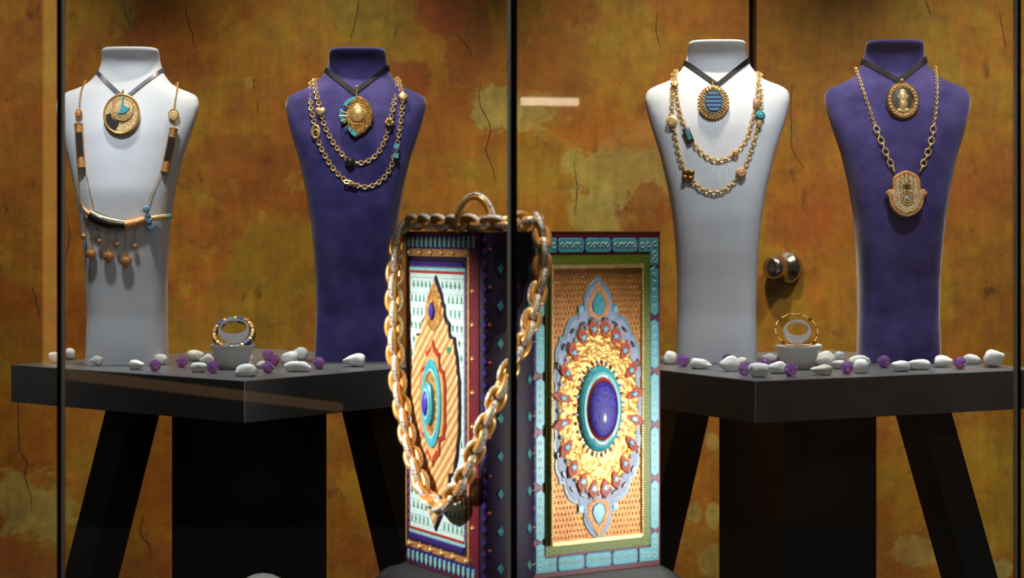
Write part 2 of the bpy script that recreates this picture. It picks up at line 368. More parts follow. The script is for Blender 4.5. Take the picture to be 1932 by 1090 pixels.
    vm5 = N(nt, 'ShaderNodeVectorMath', operation='SCALE'); L.new(col, vm5.inputs[0]); L.new(r5.outputs[0], vm5.inputs['Scale']); col = vm5.outputs[0]
    L.new(col, b.inputs['Base Color']); b.inputs['Roughness'].default_value = .62
    bp = N(nt, 'ShaderNodeBump', Strength=.35, Distance=.004); L.new(nd.outputs['Fac'], bp.inputs['Height']); L.new(bp.outputs[0], b.inputs['Normal'])
wall_mat()

# ------------------------------------------------------------------ the setting
gapx = px(1420.5, 300, ZW).x
mb = MB(); mb.box(((-2.4+gapx-.0075)/2, ZW+.02, 1.15), (gapx-.0075+2.4, .04, 2.3)); wall = mb.build('wall_back', 'weathered_paint', kind='structure', label='weathered ochre painted wall behind the display')
mb = MB(); mb.box(((gapx+.0075+2.4)/2, ZW+.02, 1.15), (2.4-gapx-.0075, .04, 2.3)); door = mb.build('door_1', 'weathered_paint', kind='structure', label='ochre painted door panel with a round steel knob')
mb = MB(); mb.box((gapx, ZW+.06, 1.15), (.2, .02, 2.3)); mb.build('trim_1', 'black_gap', kind='structure')
kc = px(1474, 505, ZW)
R = Matrix.Translation((kc.x+.010, ZW+.004, kc.z)) @ Matrix.Rotation(math.radians(-42), 4, 'Z') @ Matrix.Rotation(PI/2, 4, 'X')
mb = MB(R); mb.lathe([(.001, -.02), (.026, -.02), (.033, -.002), (.033, .004), (.030, .010), (.0235, .016), (.021, .022), (.0205, .030), (.022, .040), (.0215, .048), (.018, .053), (.010, .055), (.001, .0555)], 48)
mb.build('door_knob', 'steel', door, smooth=60, label='round polished steel door knob')
mb = MB(); mb.box((0, 1.4, -.02), (4.8, 5.6, .04)); mb.build('floor', 'floor_dark', kind='structure')
mb = MB(); mb.box((0, 2.67, 2.32), (4.8, 1.94, .04)); mb.build('ceiling', 'ceiling_grey', kind='structure')
CRACKS = [[(907,149),(905,194),(921,226),(925,250),(917,283),(929,315),(935,343)], [(1083,307),(1089,355),(1084,405)],
 [(233,0),(237,26),(247,45),(258,60)], [(350,0),(353,35),(363,64),(367,88)], [(35,720),(35,780),(37,847),(51,870),(47,898),(59,937),(59,969)],
 [(682,-20),(676,10),(668,52),(660,72)], [(125,400),(131,434),(129,464),(120,500)], [(271,969),(265,1004),(283,1032),(281,1063)],
 [(1495,153),(1492,197),(1493,250),(1495,281),(1517,318)], [(1240,20),(1238,60),(1246,90)], [(8,385),(13,395),(9,402)], [(60,540),(72,580),(76,600)],
 [(480,145),(478,165)], [(1885,20),(1892,60),(1898,90)], [(484,190),(487,215)], [(858,60),(880,85),(893,110)], [(1748,0),(1756,30)]]
for pts in CRACKS:
    pts = [px(x, y, ZW) for x, y in pts]; P = smooth_path(pts, .004); vs, fs = [], []
    for i, p in enumerate(P):
        t = i/(len(P)-1); w = .0007*(.35+.9*math.sin(PI*t)**.6)*(.5+1.0*mnoise.random())
        jx = .0022*mnoise.noise(Vector((p.x*90, p.z*140, 3)))
        vs += [(p.x+jx-w, ZW-.0006, p.z), (p.x+jx+w, ZW-.0006, p.z), (p.x+jx+w, ZW+.002, p.z), (p.x+jx-w, ZW+.002, p.z)]
    for i in range(len(P)-1):
        for k in range(4): fs.append((i*4+k, i*4+(k+1) % 4, i*4+4+(k+1) % 4, i*4+4+k))
    m_ = MB(); m_.add(vs, fs); m_.build('crack', 'crack', wall if pts[0].x < gapx else door, smooth=0)
# front glass: four panes side by side, butt-jointed with dark silicone
GY = 1.75
def gx(x): return (x-CX)/FPX*GY
joints = [(115, .0046, 1), (969.5, .0062, -1), (1919, .0042, -1)]
edges = [-1.3] + [gx(j[0]) for j in joints] + [1.3]
for i in range(4):
    x0 = edges[i]+(.0022 if i else 0); x1 = edges[i+1]-(.0022 if i < 3 else 0)
    mb = MB(); mb.box(((x0+x1)/2, GY, 1.45), (x1-x0, .008, 1.66)); mb.build('window_%d' % (i+1), 'clear_glass', kind='structure', smooth=0, label='clear glass pane of the display window')
for i, (xj, w, side) in enumerate(joints):
    mb = MB(); mb.box((gx(xj), GY-.001, 1.45), (w, .011, 1.66)); t_ = mb.build('trim_%d' % (i+2), 'silicone', kind='structure', smooth=0, label='dark silicone joint between two glass panes')
    ew = (.0009, .0030, .0008)[i]
    mb = MB(); mb.box((gx(xj)+side*(w/2+ew/2), GY-.002, 1.45), (ew, .0105, 1.66)); mb.build('glass_edge', 'glass_edge', t_, smooth=0)
mb = MB(); mb.box((0, 2.08, .615), (2.5, .68, .05)); mb.box((0, 1.76, .295), (2.5, .03, .59)); mb.build('trim_5', 'deck', kind='structure', label='low black deck behind the display window')

# ------------------------------------------------------------------ two tables
def table(F, dl, dr, size, label, legs):
    F = Vector(F); dl = Vector(dl).normalized(); dr = Vector(dr).normalized()
    c4 = [F, F+dr*size, F+(dr+dl)*size, F+dl*size]; c = sum(c4, Vector((0, 0)))/4
    t = thing('display_table', label, 'table', (c.x, c.y, 0))
    mb = MB(); mb.prism([tuple(p) for p in c4], ZT-.0605, ZT, .0012); mb.build('table_top', 'black_laminate', t, smooth=0)
    mb = MB(); mb.box((F.x, F.y+.0006, ZT-.030), (.0014, .0014, .058)); mb.build('corner_highlight', 'edge_highlight', t, smooth=0, label='painted pale highlight along the front corner')  # pale strip paints the corner's highlight line
    s = .177/2
    col = [c+(dl*a+dr*b)*s for a, b in ((-1, -1), (-1, 1), (1, 1), (1, -1))]
    mb = MB(); mb.prism([tuple(p) for p in col], 0, ZT-.0605); mb.build('pedestal', 'dark_pedestal', t, smooth=0)
    for (tx, bx, d) in legs:                          # splayed square legs, corner to the viewer
        zt = ZT-.0605; mb = MB(); h = .031; vs = []
        for z, cx_ in ((0, bx), (zt, tx)):
            for a, b in ((-1, -1), (-1, 1), (1, 1), (1, -1)):
                p = (dl*a+dr*b)*h; vs.append((cx_+p.x, d+p.y, z))
        mb.add(vs, [(0, 3, 2, 1), (4, 5, 6, 7)]+[(i, (i+1) % 4, 4+(i+1) % 4, 4+i) for i in range(4)])
        mb.build('leg', 'dark_pedestal', t, smooth=0)
    return t
table((-.383, 2.656), (-.424, .332), (.332, .424), .538, 'black table with square pedestal holding the dagger necklace bust', [(-.609, -.82, 3.0), (-.243, -.045, 3.07)])
table((.348, 2.653), (-.474, .88), (.895, .44), .538, 'black table with square pedestal holding the hand pendant bust', [(.293, .10, 3.10), (.650, .885, 2.95)])

# ------------------------------------------------------------------ necklace busts
def prof(zs, vs, sig):
    z = np.linspace(-.02, .54, 1121); v = np.interp(z, zs, vs); k = np.arange(-60, 61)*.0005
    g = np.exp(-.5*(k/sig)**2); g /= g.sum(); vp = np.pad(v, 60, mode='edge'); v = np.convolve(vp, g, 'valid')
    return lambda q: float(np.interp(q, z, v))
BZ = [0, .0755, .135, .1774, .228, .279, .330, .3727, .394, .4168, .432, .4389, .444, .4533, .472, .4915, .5068, .5127]
bw = prof(BZ, [.0655, .0630, .0637, .0658, .0705, .079, .0908, .1044, .1104, .1155, .1125, .1040, .0850, .068, .0535, .0475, .0462, .0462], .0035)
bf = prof(BZ, [.030, .034, .047, .059, .069, .071, .064, .0555, .0485, .0385, .0305, .0265, .0235, .017, .002, -.005, .016, .019], .007)
bb = prof([0, .135, .228, .33, .3727, .4168, .4533, .472, .5127], [-.05, -.045, -.03, -.010, -.008, -.012, -.034, -.042, -.044], .012)
bn = prof([0, .2, .33, .42, .45, .48, .5127], [4.2, 3.4, 2.7, 2.6, 2.3, 2.2, 2.4], .01)
BH = .5127
class Bust:
    def __init__(s, xb, yb, xtop_shift, sc_, yaw, mat, label):
        P = tab(xb, yb); d = P.y+.042*sc_
        s.o = Vector(((xb-CX)/FPX*d, d, ZT)); s.s = sc_; s.yaw = yaw; s.sh = xtop_shift
        s.R = Matrix.Rotation(yaw, 4, 'Z'); s.M = Matrix.Translation(s.o) @ s.R @ Matrix.Scale(sc_, 4); s.Mi = s.M.inverted()
        t = thing('necklace_bust', label, 'display bust', s.o, 'necklace display busts'); s.t = t
        n, K = 64, 110; vs = []; fs = []
        zz = list(np.linspace(0, BH-.007, K)) + [BH-.007+.007*math.sin(a) for a in np.linspace(.2, PI/2, 6)]
        for z in zz:
            e = max(0, z-(BH-.007))/.007; sh = .007*(1-math.sqrt(max(0, 1-e*e)))
            for i in range(n): vs.append(s.loc(2*PI*i/n, z, -sh))
        m = len(zz)
        for k in range(m-1):
            for i in range(n): j = (i+1) % n; fs.append((k*n+i, k*n+j, (k+1)*n+j, (k+1)*n+i))
        fs += [tuple(range(n-1, -1, -1)), tuple(range((m-1)*n, m*n))]
        mb = MB(s.M); mb.add(vs, fs); s.body = mb.build('bust_body', mat, t, smooth=60)
    def loc(s, th, z, off=0):     # local surface point; th=0 at front, growing to the right
        w, f, b, n = bw(z), bf(z), bb(z), bn(z); cy = (f+b)/2 if z > .44 else b+(f-b)*.35
        sn, cs = math.sin(th), math.cos(th); e = 2/n
        x = (w+off)*math.copysign(abs(sn)**e, sn)
        y = cy + ((f-cy+off) if cs > 0 else (cy-b+off))*math.copysign(abs(cs)**e, cs)
        return Vector((x+s.sh*z, -y, z))
    def front(s, x, z):
        w, f, b, n = bw(z), bf(z), bb(z), bn(z); cy = (f+b)/2 if z > .44 else b+(f-b)*.35
        q = min(.995, abs(x-s.sh*z)/w); return cy+(f-cy)*(1-q**n)**(1/n)
    def on(s, x, y, off=.003):    # the front of the bust seen at that pixel, lifted by off
        d = s.o.y-.05
        for _ in range(14):
            P = px(x, y, d); L = s.Mi @ P; z = min(max(L.z, 0), BH)
            d += .8*((s.M @ Vector((L.x, -s.front(L.x, z), L.z))).y-d)
        P = px(x, y, d); return P + s.nrm(P)*off
    def nrm(s, P):
        L = s.Mi @ P; z = min(max(L.z, .005), BH-.005); e = .003
        w = bw(z)*.93; x = min(max(L.x-s.sh*z, -w), w)+s.sh*z
        dx = (s.front(x+e, z)-s.front(x-e, z))/(2*e); dz = (s.front(x, z+e)-s.front(x, z-e))/(2*e)
        return (s.R.to_3x3() @ Vector((-dx*-1*-1, -1, -dz*-1*-1))).normalized() if False else (s.R.to_3x3() @ Vector((-dx, -1, -dz))).normalized()
    def frame(s, x, y, off=.003, flat=.5):   # a pendant's own axes at that pixel
        P = s.on(x, y, off); n = (s.nrm(P)*flat+Vector((0, -1, .15))*(1-flat)).normalized()
        ex = Vector((0, 0, 1)).cross(n)*-1; ex = (Vector((1, 0, 0))-n*n.x).normalized(); ey = n.cross(ex)
        return basis(P, ex, ey, n)
K0 = 1/1178.0   # metres per pixel on the busts

b1 = Bust(237, 689, 0.010, 1.0, .03, 'white_leather', 'white leather necklace bust wearing the round pendant and dagger necklace')
b2 = Bust(668, 683.5, 0.008, 1.012, .0, 'blue_velvet', 'dark blue velvet necklace bust wearing the leaf pendant')
b3 = Bust(1352, 684.5, 0.002, 1.034, -.10, 'white_leather', 'white leather necklace bust wearing the striped oval pendant')
b4 = Bust(1698, 687, -0.012, 1.028, -.06, 'blue_velvet', 'dark blue velvet necklace bust wearing the hand shaped pendant')

def ribbon(b, t, zf, zs, hw, mat, tilt=0):
    vs, fs = [], []; n = 72
    for i in range(n+1):
        q = -2+4*i/n
        for dz, off in ((hw, .0005), (hw, .0024), (-hw, .0024), (-hw, .0005)):
            if abs(q) <= 1:
                z = zf+(zs-zf)*abs(q)+tilt*q+dz; x = q*bw(zs)*.985
                vs.append(Vector((x*1.0+b.sh*z, -b.front(x+b.sh*z, z)-off, z)))
            else:
                th = math.copysign(PI/2+(abs(q)-1)*PI/2, q); vs.append(b.loc(th, zs+tilt*math.copysign(2-abs(q), q)+dz, off))
    for i in range(n):
        for k in range(4): fs.append((i*4+k, i*4+(k+1) % 4, i*4+4+(k+1) % 4, i*4+4+k))
    mb = MB(b.M); mb.add(vs, fs); return mb.build('ribbon', mat, t, smooth=60)

def strand(mb, P, n=10, m=5, hl=None, hw=.0022, r=.0007, big=None):
    """interlocked oval links along the points P"""
    for i in range(len(P)-1):
        a, c = P[i], P[i+1]; t = (c-a); L = t.length
        if L < 1e-6: continue
        t.normalize(); nrm = Vector((0, -1, .2)); e = (nrm-t*nrm.dot(t)).normalized(); f = t.cross(e)
        if i % 2: e, f = f, e
        h = L*.5+r*1.4
        mb.torus(1, r, n, m, h, hw if not i % 2 else hw*.8, basis((a+c)/2, t, f, t.cross(f)))
def bust_path(b, pts, step, off=.0026, step_px=True):
    return smooth_path([b.on(x, y, off) for x, y in pts], step)
def over(b, pl, pr, z=.462):       # behind the neck from the right end to the left end
    return [b.M @ b.loc(th, z, .002) for th in np.linspace(PI*.5, 3*PI/2, 9)]

# ---- bust 1: ribbon with round pendant
F = b1.frame(231, 219, .006, .35)
t = thing('ribbon_pendant', 'grey ribbon choker with a round gold pendant on the dagger necklace bust', 'necklace', b1.on(231, 219), 'ribbon pendants on the busts')
ribbon(b1, t, .4265, .4745, .0042, 'grey_ribbon', .002)
r = 33.5*K0; ry = 39*K0
mb = MB(F); mb.lathe([(.98, -.004), (1, -.002), (1, .002), (.97, .003)], 48, r, ry); mb.build('pendant_disc', 'gold_grain', t)
mb = MB(F); mb.torus(1, .0018, 48, 8, r*.97, ry*.97, Matrix.Translation((0, 0, .0028))); mb.build('rim', 'gold', t)
mb = MB(F); mb.lathe([(1, .002), (1, .0042), (.97, .0046)], 40, 20*K0, 22*K0, Matrix.Translation((2*K0, 8*K0, 0))); mb.build('inner_disc', 'gold_grain', t)
mb = MB(F); mb.torus(1, .0007, 40, 6, 20*K0, 22*K0, Matrix.Translation((2*K0, 8*K0, .0045))); mb.build('inner_rim', 'gold', t)
pt = [(-1.2, 30), (1.2, 30), (2.2, 14), (13, 9), (9, 1), (1, -3), (-9, -2), (-4, 5), (-3, 12)]
mb = MB(F); mb.prism([(x*K0+.002, y*K0+.002) for x, y in pt], .004, .0062, .0005); mb.build('turquoise_inlay', 'turquoise', t, label='turquoise fish tail inlay')
pt = [(-29, -2), (-20, 2), (-17, -8), (-9, -14), (-3, -15), (-6, -24), (-11, -33), (-22, -26), (-28, -14)]
mb = MB(F); mb.prism([(x*K0, y*K0) for x, y in pt], .002, .0044, .0004); mb.build('black_inlay', 'enamel_black', t, label='black enamel patch')
mb = MB(F); mb.torus(.0042, .0012, 16, 8, .8, 1.1, Matrix.Translation((0, ry+.003, .001)) @ Matrix.Rotation(PI/2, 4, 'Y')); mb.build('bail', 'gold', t)

# ---- bust 1: dagger necklace
t = thing('dagger_necklace', 'gold chain necklace with two black inlaid tubes and a curved dagger with drops', 'necklace', b1.on(240, 415))
mb = MB()
back = [b1.M @ b1.loc(th, .450, .0015) for th in np.linspace(PI*.66, PI*1.34, 9)]
strand(mb, bust_path(b1, [(163, 153), (155, 172), (151.5, 190), (151, 208)], .0034), hw=.0014, r=.00045)
strand(mb, bust_path(b1, [(335, 158), (333, 175), (330, 195), (328.5, 210)], .0034), hw=.0014, r=.00045)
strand(mb, smooth_path([b1.on(335, 158, .0026)]+back+[b1.on(163, 153, .0026)], .004), n=8, m=4, hw=.0014, r=.00045)
mb.build('neck_chain', 'gold', t, kind='stuff')
mb = MB(b1.frame(151, 217, .005)); mb.ball((0, 0, .001), (.0062, .0084, .005), 14, 8); mb.torus(.004, .0008, 14, 6, 1, 1.4, Matrix.Translation((0, 0, .005))); mb.build('bead', 'gold_orange', t)
mb = MB(b1.frame(327, 219, .005)); mb.lathe([(.9, -.002), (1, 0), (1, .003), (.86, .0045), (.8, .003), (.1, .0034)], 28, .0086, .0098); mb.torus(.0045, .0008, 20, 6, 1, 1, Matrix.Translation((0, 0, .0035))); mb.build('round_locket', 'gold_pale', t)
def tube_charm(pa, pb):
    A, Bp = b1.on(*pa, .007), b1.on(*pb, .007); ax = (A-Bp); L = ax.length; ax.normalize()
    n = Vector((.18, -1, .1)); n = (n-ax*ax.dot(n)).normalized(); ex = ax.cross(n); M = basis((A+Bp)/2, ex, ax, n)
    w = .0066
    mb = MB(M); mb.prism([(x, z) for x, z in arc(w, w, 0, 2*PI-2*PI/10, 9)], -L/2, L/2, .0006, Matrix.Rotation(-PI/2, 4, 'X')); c = mb.build('tube', 'gold_orange', t)
    mb = MB(M); mb.prism(rect(-.0048, -L*.26, .0048, L*.30), .0045, .0072, .0004); mb.build('black_inlay', 'enamel_black', c)
    for s_ in (-1, 1):
        mb = MB(M); mb.lathe([(.001, 0), (.0072, 0), (.0072, .0016), (.001, .0016)], 14, 1, 1, Matrix.Translation((0, s_*L/2-.0008, 0)) @ Matrix.Rotation(-PI/2, 4, 'X')); mb.build('cap', 'gold', c)
    mb = MB(); mb.tube([A, A+ax*.006], .0008, 6); mb.build('link', 'gold', c)
tube_charm((151.5, 237), (158, 317)); tube_charm((326, 245), (308, 324))
mb = MB()
for pts in ([(151, 318), (152, 350), (155, 380), (163, 392)], [(163, 318), (169, 345), (175, 372), (180, 397)], [(314, 325), (311, 350), (308, 380), (306, 405)], [(302, 325), (293, 345), (283, 370), (276, 395)]):
    for p in bust_path(b1, pts, .0032, .0045): mb.ball(p, .0012, 6, 4)
mb.build('bead_chain', 'gold', t, kind='stuff', smooth=180)
def dag(pts, rad, name, mat, n=12, off=.009, label=None):
    P = [b1.on(x, y, off) for x, y in pts]; Q = smooth_path(P, .002)
    rr = [float(np.interp(i/(len(Q)-1), np.linspace(0, 1, len(rad)), rad)) for i in range(len(Q))]
    mb = MB(); mb.tube(Q, rr, n); return mb.build(name, mat, t, smooth=60, label=label)
dag([(161.5, 379), (164, 390), (170, 399), (177, 405)], [.0008, .002, .0035, .006], 'scabbard_tip', 'gold_orange')
dag([(176, 404), (192, 414), (212, 421), (238, 423.5)], [.0085, .0098, .0092, .0080], 'scabbard', 'enamel_black', label='black enamel scabbard')
dag([(178, 398), (192, 407), (212, 413.5), (238, 417)], [.002, .003, .003, .002], 'gold_edge', 'gold_pale', off=.0135)
dag([(238, 423), (256, 419), (273, 413)], [.0078, .007, .006], 'throat', 'gold_orange')
for (x, y, rr) in ((274.5, 394, .0058), (277, 406, .0045), (278, 415, .0058), (281, 427, .0060)):
    mb = MB(b1.frame(x, y, .012)); mb.ball((0, 0, 0), (rr, rr, rr*.7), 12, 8); mb.torus(rr*.6, rr*.16, 14, 5, 1, 1, Matrix.Translation((0, 0, rr*.5))); mb.build('guard_bead', 'steel_blue', t, smooth=180, label='grey blue enamel bead of the cross guard')
dag([(282, 411), (295, 409), (308, 407)], [.0042, .005, .0046], 'grip', 'gold_pale')
dag([(306, 407.5), (310, 407)], [.0055, .0052], 'pommel', 'turquoise')
for (x, y0, y1, rr, rx) in ((164, 408, 444, .0042, 1), (176, 412, 477, .0075, 1.2), (190.5, 420, 453, .0042, 1), (206.5, 426, 481, .0082, 1.2), (223, 428, 459, .0042, 1), (239, 428, 490, .0082, 1.2), (256, 424, 463, .0042, 1)):
    g = bust_path(b1, [(x, y0), (x, (y0+y1)/2), (x, y1-4)], .0026, .0045); mb = MB()
    for p in g: mb.ball(p, .0009, 6, 4)
    c = mb.build('drop_chain', 'gold', t, kind='stuff', smooth=180)
    mb = MB(b1.frame(x, y1, .007)); mb.ball((0, 0, 0), (rr*rx, rr, rr*.8), 16, 9); mb.ball((0, -rr*1.2, 0), rr*.3, 8, 5); mb.ball((0, rr*1.1, 0), rr*.3, 8, 5); mb.build('drop_bead', 'gold_orange', t, smooth=180)

# ---- bust 2: ribbon with leaf pendant
F = b2.frame(673, 222, .006, .35)
t = thing('ribbon_pendant', 'black ribbon choker with a gold leaf pendant edged in turquoise', 'necklace', b2.on(673, 222), 'ribbon pendants on the busts')
ribbon(b2, t, .437, .479, .0048, 'black_ribbon', .002)
C0 = (552, 520); S = 1/3.206*K0*1.02
def cp(L): return [((x-C0[0])*S, (C0[1]-y)*S) for x, y in L]
mb = MB(F); mb.prism(cp([(550, 395), (585, 402), (620, 430), (648, 480), (655, 520), (642, 578), (600, 628), (552, 654), (560, 630), (530, 600), (500, 572), (487, 540), (490, 490), (515, 430)]), -.002, .003, .0008); mb.build('leaf_plate', 'gold_dark', t)
for L in ([(545, 398), (505, 412), (478, 440), (470, 462), (490, 464), (512, 440), (545, 425)], [(470, 474), (452, 480), (449, 520), (458, 556), (480, 572), (500, 556), (482, 540), (474, 508)], [(500, 575), (520, 592), (545, 606), (562, 630), (550, 656), (524, 640), (502, 606)]):
    mb = MB(F); mb.prism(cp(L), .000, .0045, .0008); c = mb.build('turquoise_wing', 'turquoise', t)
LEAF = cp([(550, 400), (585, 408), (616, 436), (642, 482), (648, 520), (636, 574), (598, 620), (556, 646), (556, 630), (530, 600), (500, 572), (490, 540), (492, 490), (518, 436)])
mb = MB(F); mb.prism([(x*S+6*S, y*S+10*S) for x, y in ((0, 66), (28, 46), (52, 24), (54, -14), (34, -42), (0, -62), (-34, -42), (-52, -14), (-50, 24), (-28, 46))], .002, .0062, .0024); c = mb.build('boss', 'gold_pale', t, smooth=60)
mb = MB(F); mb.torus(1, .0012, 28, 6, 56*S, 64*S, Matrix.Translation((6*S, 8*S, .0042))); mb.build('boss_rim', 'gold', t, smooth=180)
mb = MB(F)
for gy in range(-11, 12):
    for gx_ in range(-10, 11):
        x, y = (gx_+(.5 if gy % 2 else 0))*11*S, gy*11.5*S
        xx, yy = (x-6*S)/(60*S), (y-8*S)/(68*S)
        inl, j_ = False, len(LEAF)-1
        for i_ in range(len(LEAF)):
            if (LEAF[i_][1] > y) != (LEAF[j_][1] > y) and x < (LEAF[j_][0]-LEAF[i_][0])*(y-LEAF[i_][1])/(LEAF[j_][1]-LEAF[i_][1])+LEAF[i_][0]: inl = not inl
            j_ = i_
        if inl and xx*xx+yy*yy > 1: mb.ball((x, y, .0036), .0017, 6, 5)
        elif xx*xx+yy*yy < .55: mb.ball((x, y, .0064), .0009, 6, 4)
mb.build('granulation', 'gold', t, kind='stuff', smooth=180)
for a, x0, y0 in ((2.55, -34, 40), (2.85, -50, 12), (3.15, -54, -4), (3.5, -50, -22), (3.95, -36, -50), (4.25, -16, -66)):
    mb = MB(F); mb.tube([(x0*S, y0*S, .0045), (x0*S+46*S*math.cos(a), y0*S+46*S*math.sin(a), .0048)], .0011, 6); mb.build('vein', 'gold', t)
mb = MB(F); mb.tube([(0, 125*S, .002), (0, 150*S, .003), (0, 176*S, .003)], [.0018, .0012, .0022], 8); mb.ball((0, 180*S, .003), .003, 8, 6); mb.build('bail', 'gold', t)

def two_strand(b, name, label, A, B, charms, backz, pitch=.0062):
    t = thing(name, label, 'necklace', b.on(*A[len(A)//2]))
    for pts in (A, B):
        P = [b.on(x, y, .0030) for x, y in pts]; mb = MB()
        hi = [p for p in pts]
        Q = smooth_path(P, pitch); strand(mb, Q, 10, 5, hw=.0034, r=.00095); mb.build('chain', 'gold_pale', t, kind='stuff')
        mb = MB(); bk = [b.M @ b.loc(th, backz, .0025) for th in np.linspace(PI*.5, PI*1.5, 9)]
        strand(mb, smooth_path([P[-1]]+bk+[P[0]], .0062), 8, 4, hw=.0022, r=.0007); mb.build('neck_chain', 'gold_pale', t, kind='stuff')
    for (kind, x, y, mat, size) in charms:
        F = b.frame(x, y, .006); mb = MB(F)
        if kind == 'heart': mb.prism([(size*px_, size*py_) for px_, py_ in ((0, -1), (.8, -.15), (1, .4), (.7, .85), (.3, .85), (0, .55), (-.3, .85), (-.7, .85), (-1, .4), (-.8, -.15))], -.002, .003, .0012)
        elif kind == 'diamond': mb.prism([(0, -size), (size, 0), (0, size), (-size, 0)], -.002, .003, .0012)
        elif kind == 'ball': mb.ball((0, 0, 0), (size, size*.95, size*.7), 14, 9); mb.torus(size*.6, size*.14, 14, 6, 1, 1, Matrix.Translation((0, 0, size*.55)))
        elif kind == 'disc': mb.lathe([(.9, -.0015), (1, 0), (1, .002), (.85, .003), (.2, .0034)], 24, size, size); mb.torus(size*.55, size*.1, 18, 6, 1, 1, Matrix.Translation((0, 0, .0034)))
        elif kind == 'oval': mb.torus(1, .0016, 22, 7, size*.72, size*1.25); mb.torus(size*.36, .0014, 16, 7, 1, 1.2)
        elif kind == 'bar': mb.prism(rect(-size*.45, -size, size*.45, size), -.002, .003, .0008, Matrix.Rotation(.35, 4, 'Z'))
        elif kind == 'cubes':
            for s_ in (-1, 1): mb.box((s_*-.0008, s_*size*.85, .001), (size*.95, size*.85, size*.8), Matrix.Rotation(-.15, 4, 'Z'))
        elif kind == 'cross': 
            for a in range(4): mb.ball((size*.62*math.cos(a*PI/2+.6), size*.62*math.sin(a*PI/2+.6), 0), (size*.52, size*.52, size*.35), 9, 6)
        elif kind == 'flower':
            for a in range(6): mb.ball((size*.6*math.cos(a*PI/3), size*.6*math.sin(a*PI/3)+size*.25, 0), (size*.42, size*.42, size*.35), 8, 6)
        elif kind == 'knot':
            for s_ in (-1, 0, 1): mb.torus(size*.5, .0014, 16, 6, 1.1, .7, Matrix.Translation((s_*size*.6, -s_*size*.25, .001)) @ Matrix.Rotation(s_*.7+.4, 4, 'X'))
        elif kind == 'hand': mb.prism([(size*a, size*c) for a, c in ((-.5, -.8), (0, -1.05), (.5, -.8), (.62, .2), (.45, 1), (.2, .65), (0, 1.1), (-.2, .65), (-.45, 1), (-.62, .2))], -.0015, .003, .001)
        c = mb.build('charm', mat, t, smooth=50)
        if kind == 'oval': mb = MB(F); mb.dome(size*.35, size*.5, .003, .0); mb.build('stone', 'enamel_black', c)
        if kind == 'bar': mb = MB(F); mb.prism(rect(-size*.28, -size*.7, size*.28, size*.7), .0025, .004, .0004, Matrix.Rotation(.35, 4, 'Z')); mb.build('stone', 'teal', c)
        if kind == 'cubes': mb = MB(F); mb.box((0, 0, .001), (size*.7, size*.8, size*.7)); mb.build('link_block', 'enamel_black', c)
        if kind == 'flower': mb = MB(F); mb.ball((0, -size*.5, .001), (size*.7, size*.6, size*.5), 10, 7); mb.build('stone', 'enamel_black', c)
    return t
two_strand(b2, 'double_chain_necklace', 'double gold chain necklace with small charms on the leaf pendant bust',
 [(594, 153), (598, 180), (606, 213), (613, 238), (625, 262), (643, 288), (662, 306), (690, 306), (712, 290), (727, 262), (735, 233), (742, 200), (747, 150)],
 [(588, 158), (587, 200), (592, 225), (597, 248), (606, 278), (625, 312), (645, 335), (663, 346), (690, 353), (716, 343), (735, 318), (744, 288), (752, 255), (759, 200), (758, 180), (750, 150)],
 [('heart', 606, 214, 'gold_pale', .0085), ('oval', 597.5, 250, 'gold_pale', .0085), ('ball', 661, 306, 'enamel_black', .0085), ('knot', 662, 347, 'gold_pale', .009), ('flower', 734, 236, 'gold', .0085), ('cubes', 745, 286, 'turquoise', .009), ('diamond', 759.5, 186, 'gold_pale', .0092)], .462)

# ---- bust 3: ribbon with striped oval
F = b3.frame(1346, 197, .006, .35)
t = thing('ribbon_pendant', 'black ribbon choker with a blue striped oval stone in gold', 'necklace', b3.on(1346, 197), 'ribbon pendants on the busts')
ribbon(b3, t, .439, .4795, .0048, 'black_ribbon', .002)
mb = MB(F); mb.lathe([(.9, -.003), (1, -.001), (.95, .002), (.5, .004)], 44, 29*K0, 33*K0); mb.build('pendant_plate', 'gold_grain', t)
mb = MB(F)
for k in range(30):
    a = 2*PI*k/30; mb.ball((28*K0*math.cos(a), 32*K0*math.sin(a), .001), .0026, 7, 5); mb.ball((23.5*K0*math.cos(a+.1), 27*K0*math.sin(a+.1), .0032), .0019, 6, 5)
mb.build('granulation', 'gold', t, kind='stuff', smooth=180)
mb = MB(F)
for k in range(24): a = 2*PI*k/24; mb.ball((19.3*K0*math.cos(a), 22.5*K0*math.sin(a), .005), .0016, 6, 5)
mb.build('stone_ring', 'turquoise_pale', t, kind='stuff', smooth=180)
mb = MB(F)
for s_ in (-2, -1, 0, 1, 2): mb.ball((s_*6*K0, (29-abs(s_)*3)*K0, .005), (.0030, .0045, .0022), 8, 6)
mb.build('crown_leaf', 'gold_pale', t, smooth=180)
rx, ry = 16.5*K0, 20*K0
mb = MB(F); mb.lathe([(1, .003), (1, .0062), (.96, .0068)], 40, rx, ry); c = mb.build('cabochon', 'navy', t)
for k in range(5):
    y0 = ry*(.80-.40*k)-ry*.10; y1 = y0+ry*.20; p = []
    for y in (y0, (y0+y1)/2, y1): q = max(0, 1-(y/ry)**2)**.5*rx*.95; p.append((q, y))
    mb = MB(F); mb.prism([(-a, y) for a, y in p]+[(a, y) for a, y in reversed(p)], .0060, .0078, .0003); mb.build('blue_stripe', 'stripe_blue', c)
mb = MB(F); mb.torus(.004, .0012, 16, 8, .8, 1.1, Matrix.Translation((0, 37*K0, .001)) @ Matrix.Rotation(PI/2, 4, 'Y')); mb.build('bail', 'gold', t)
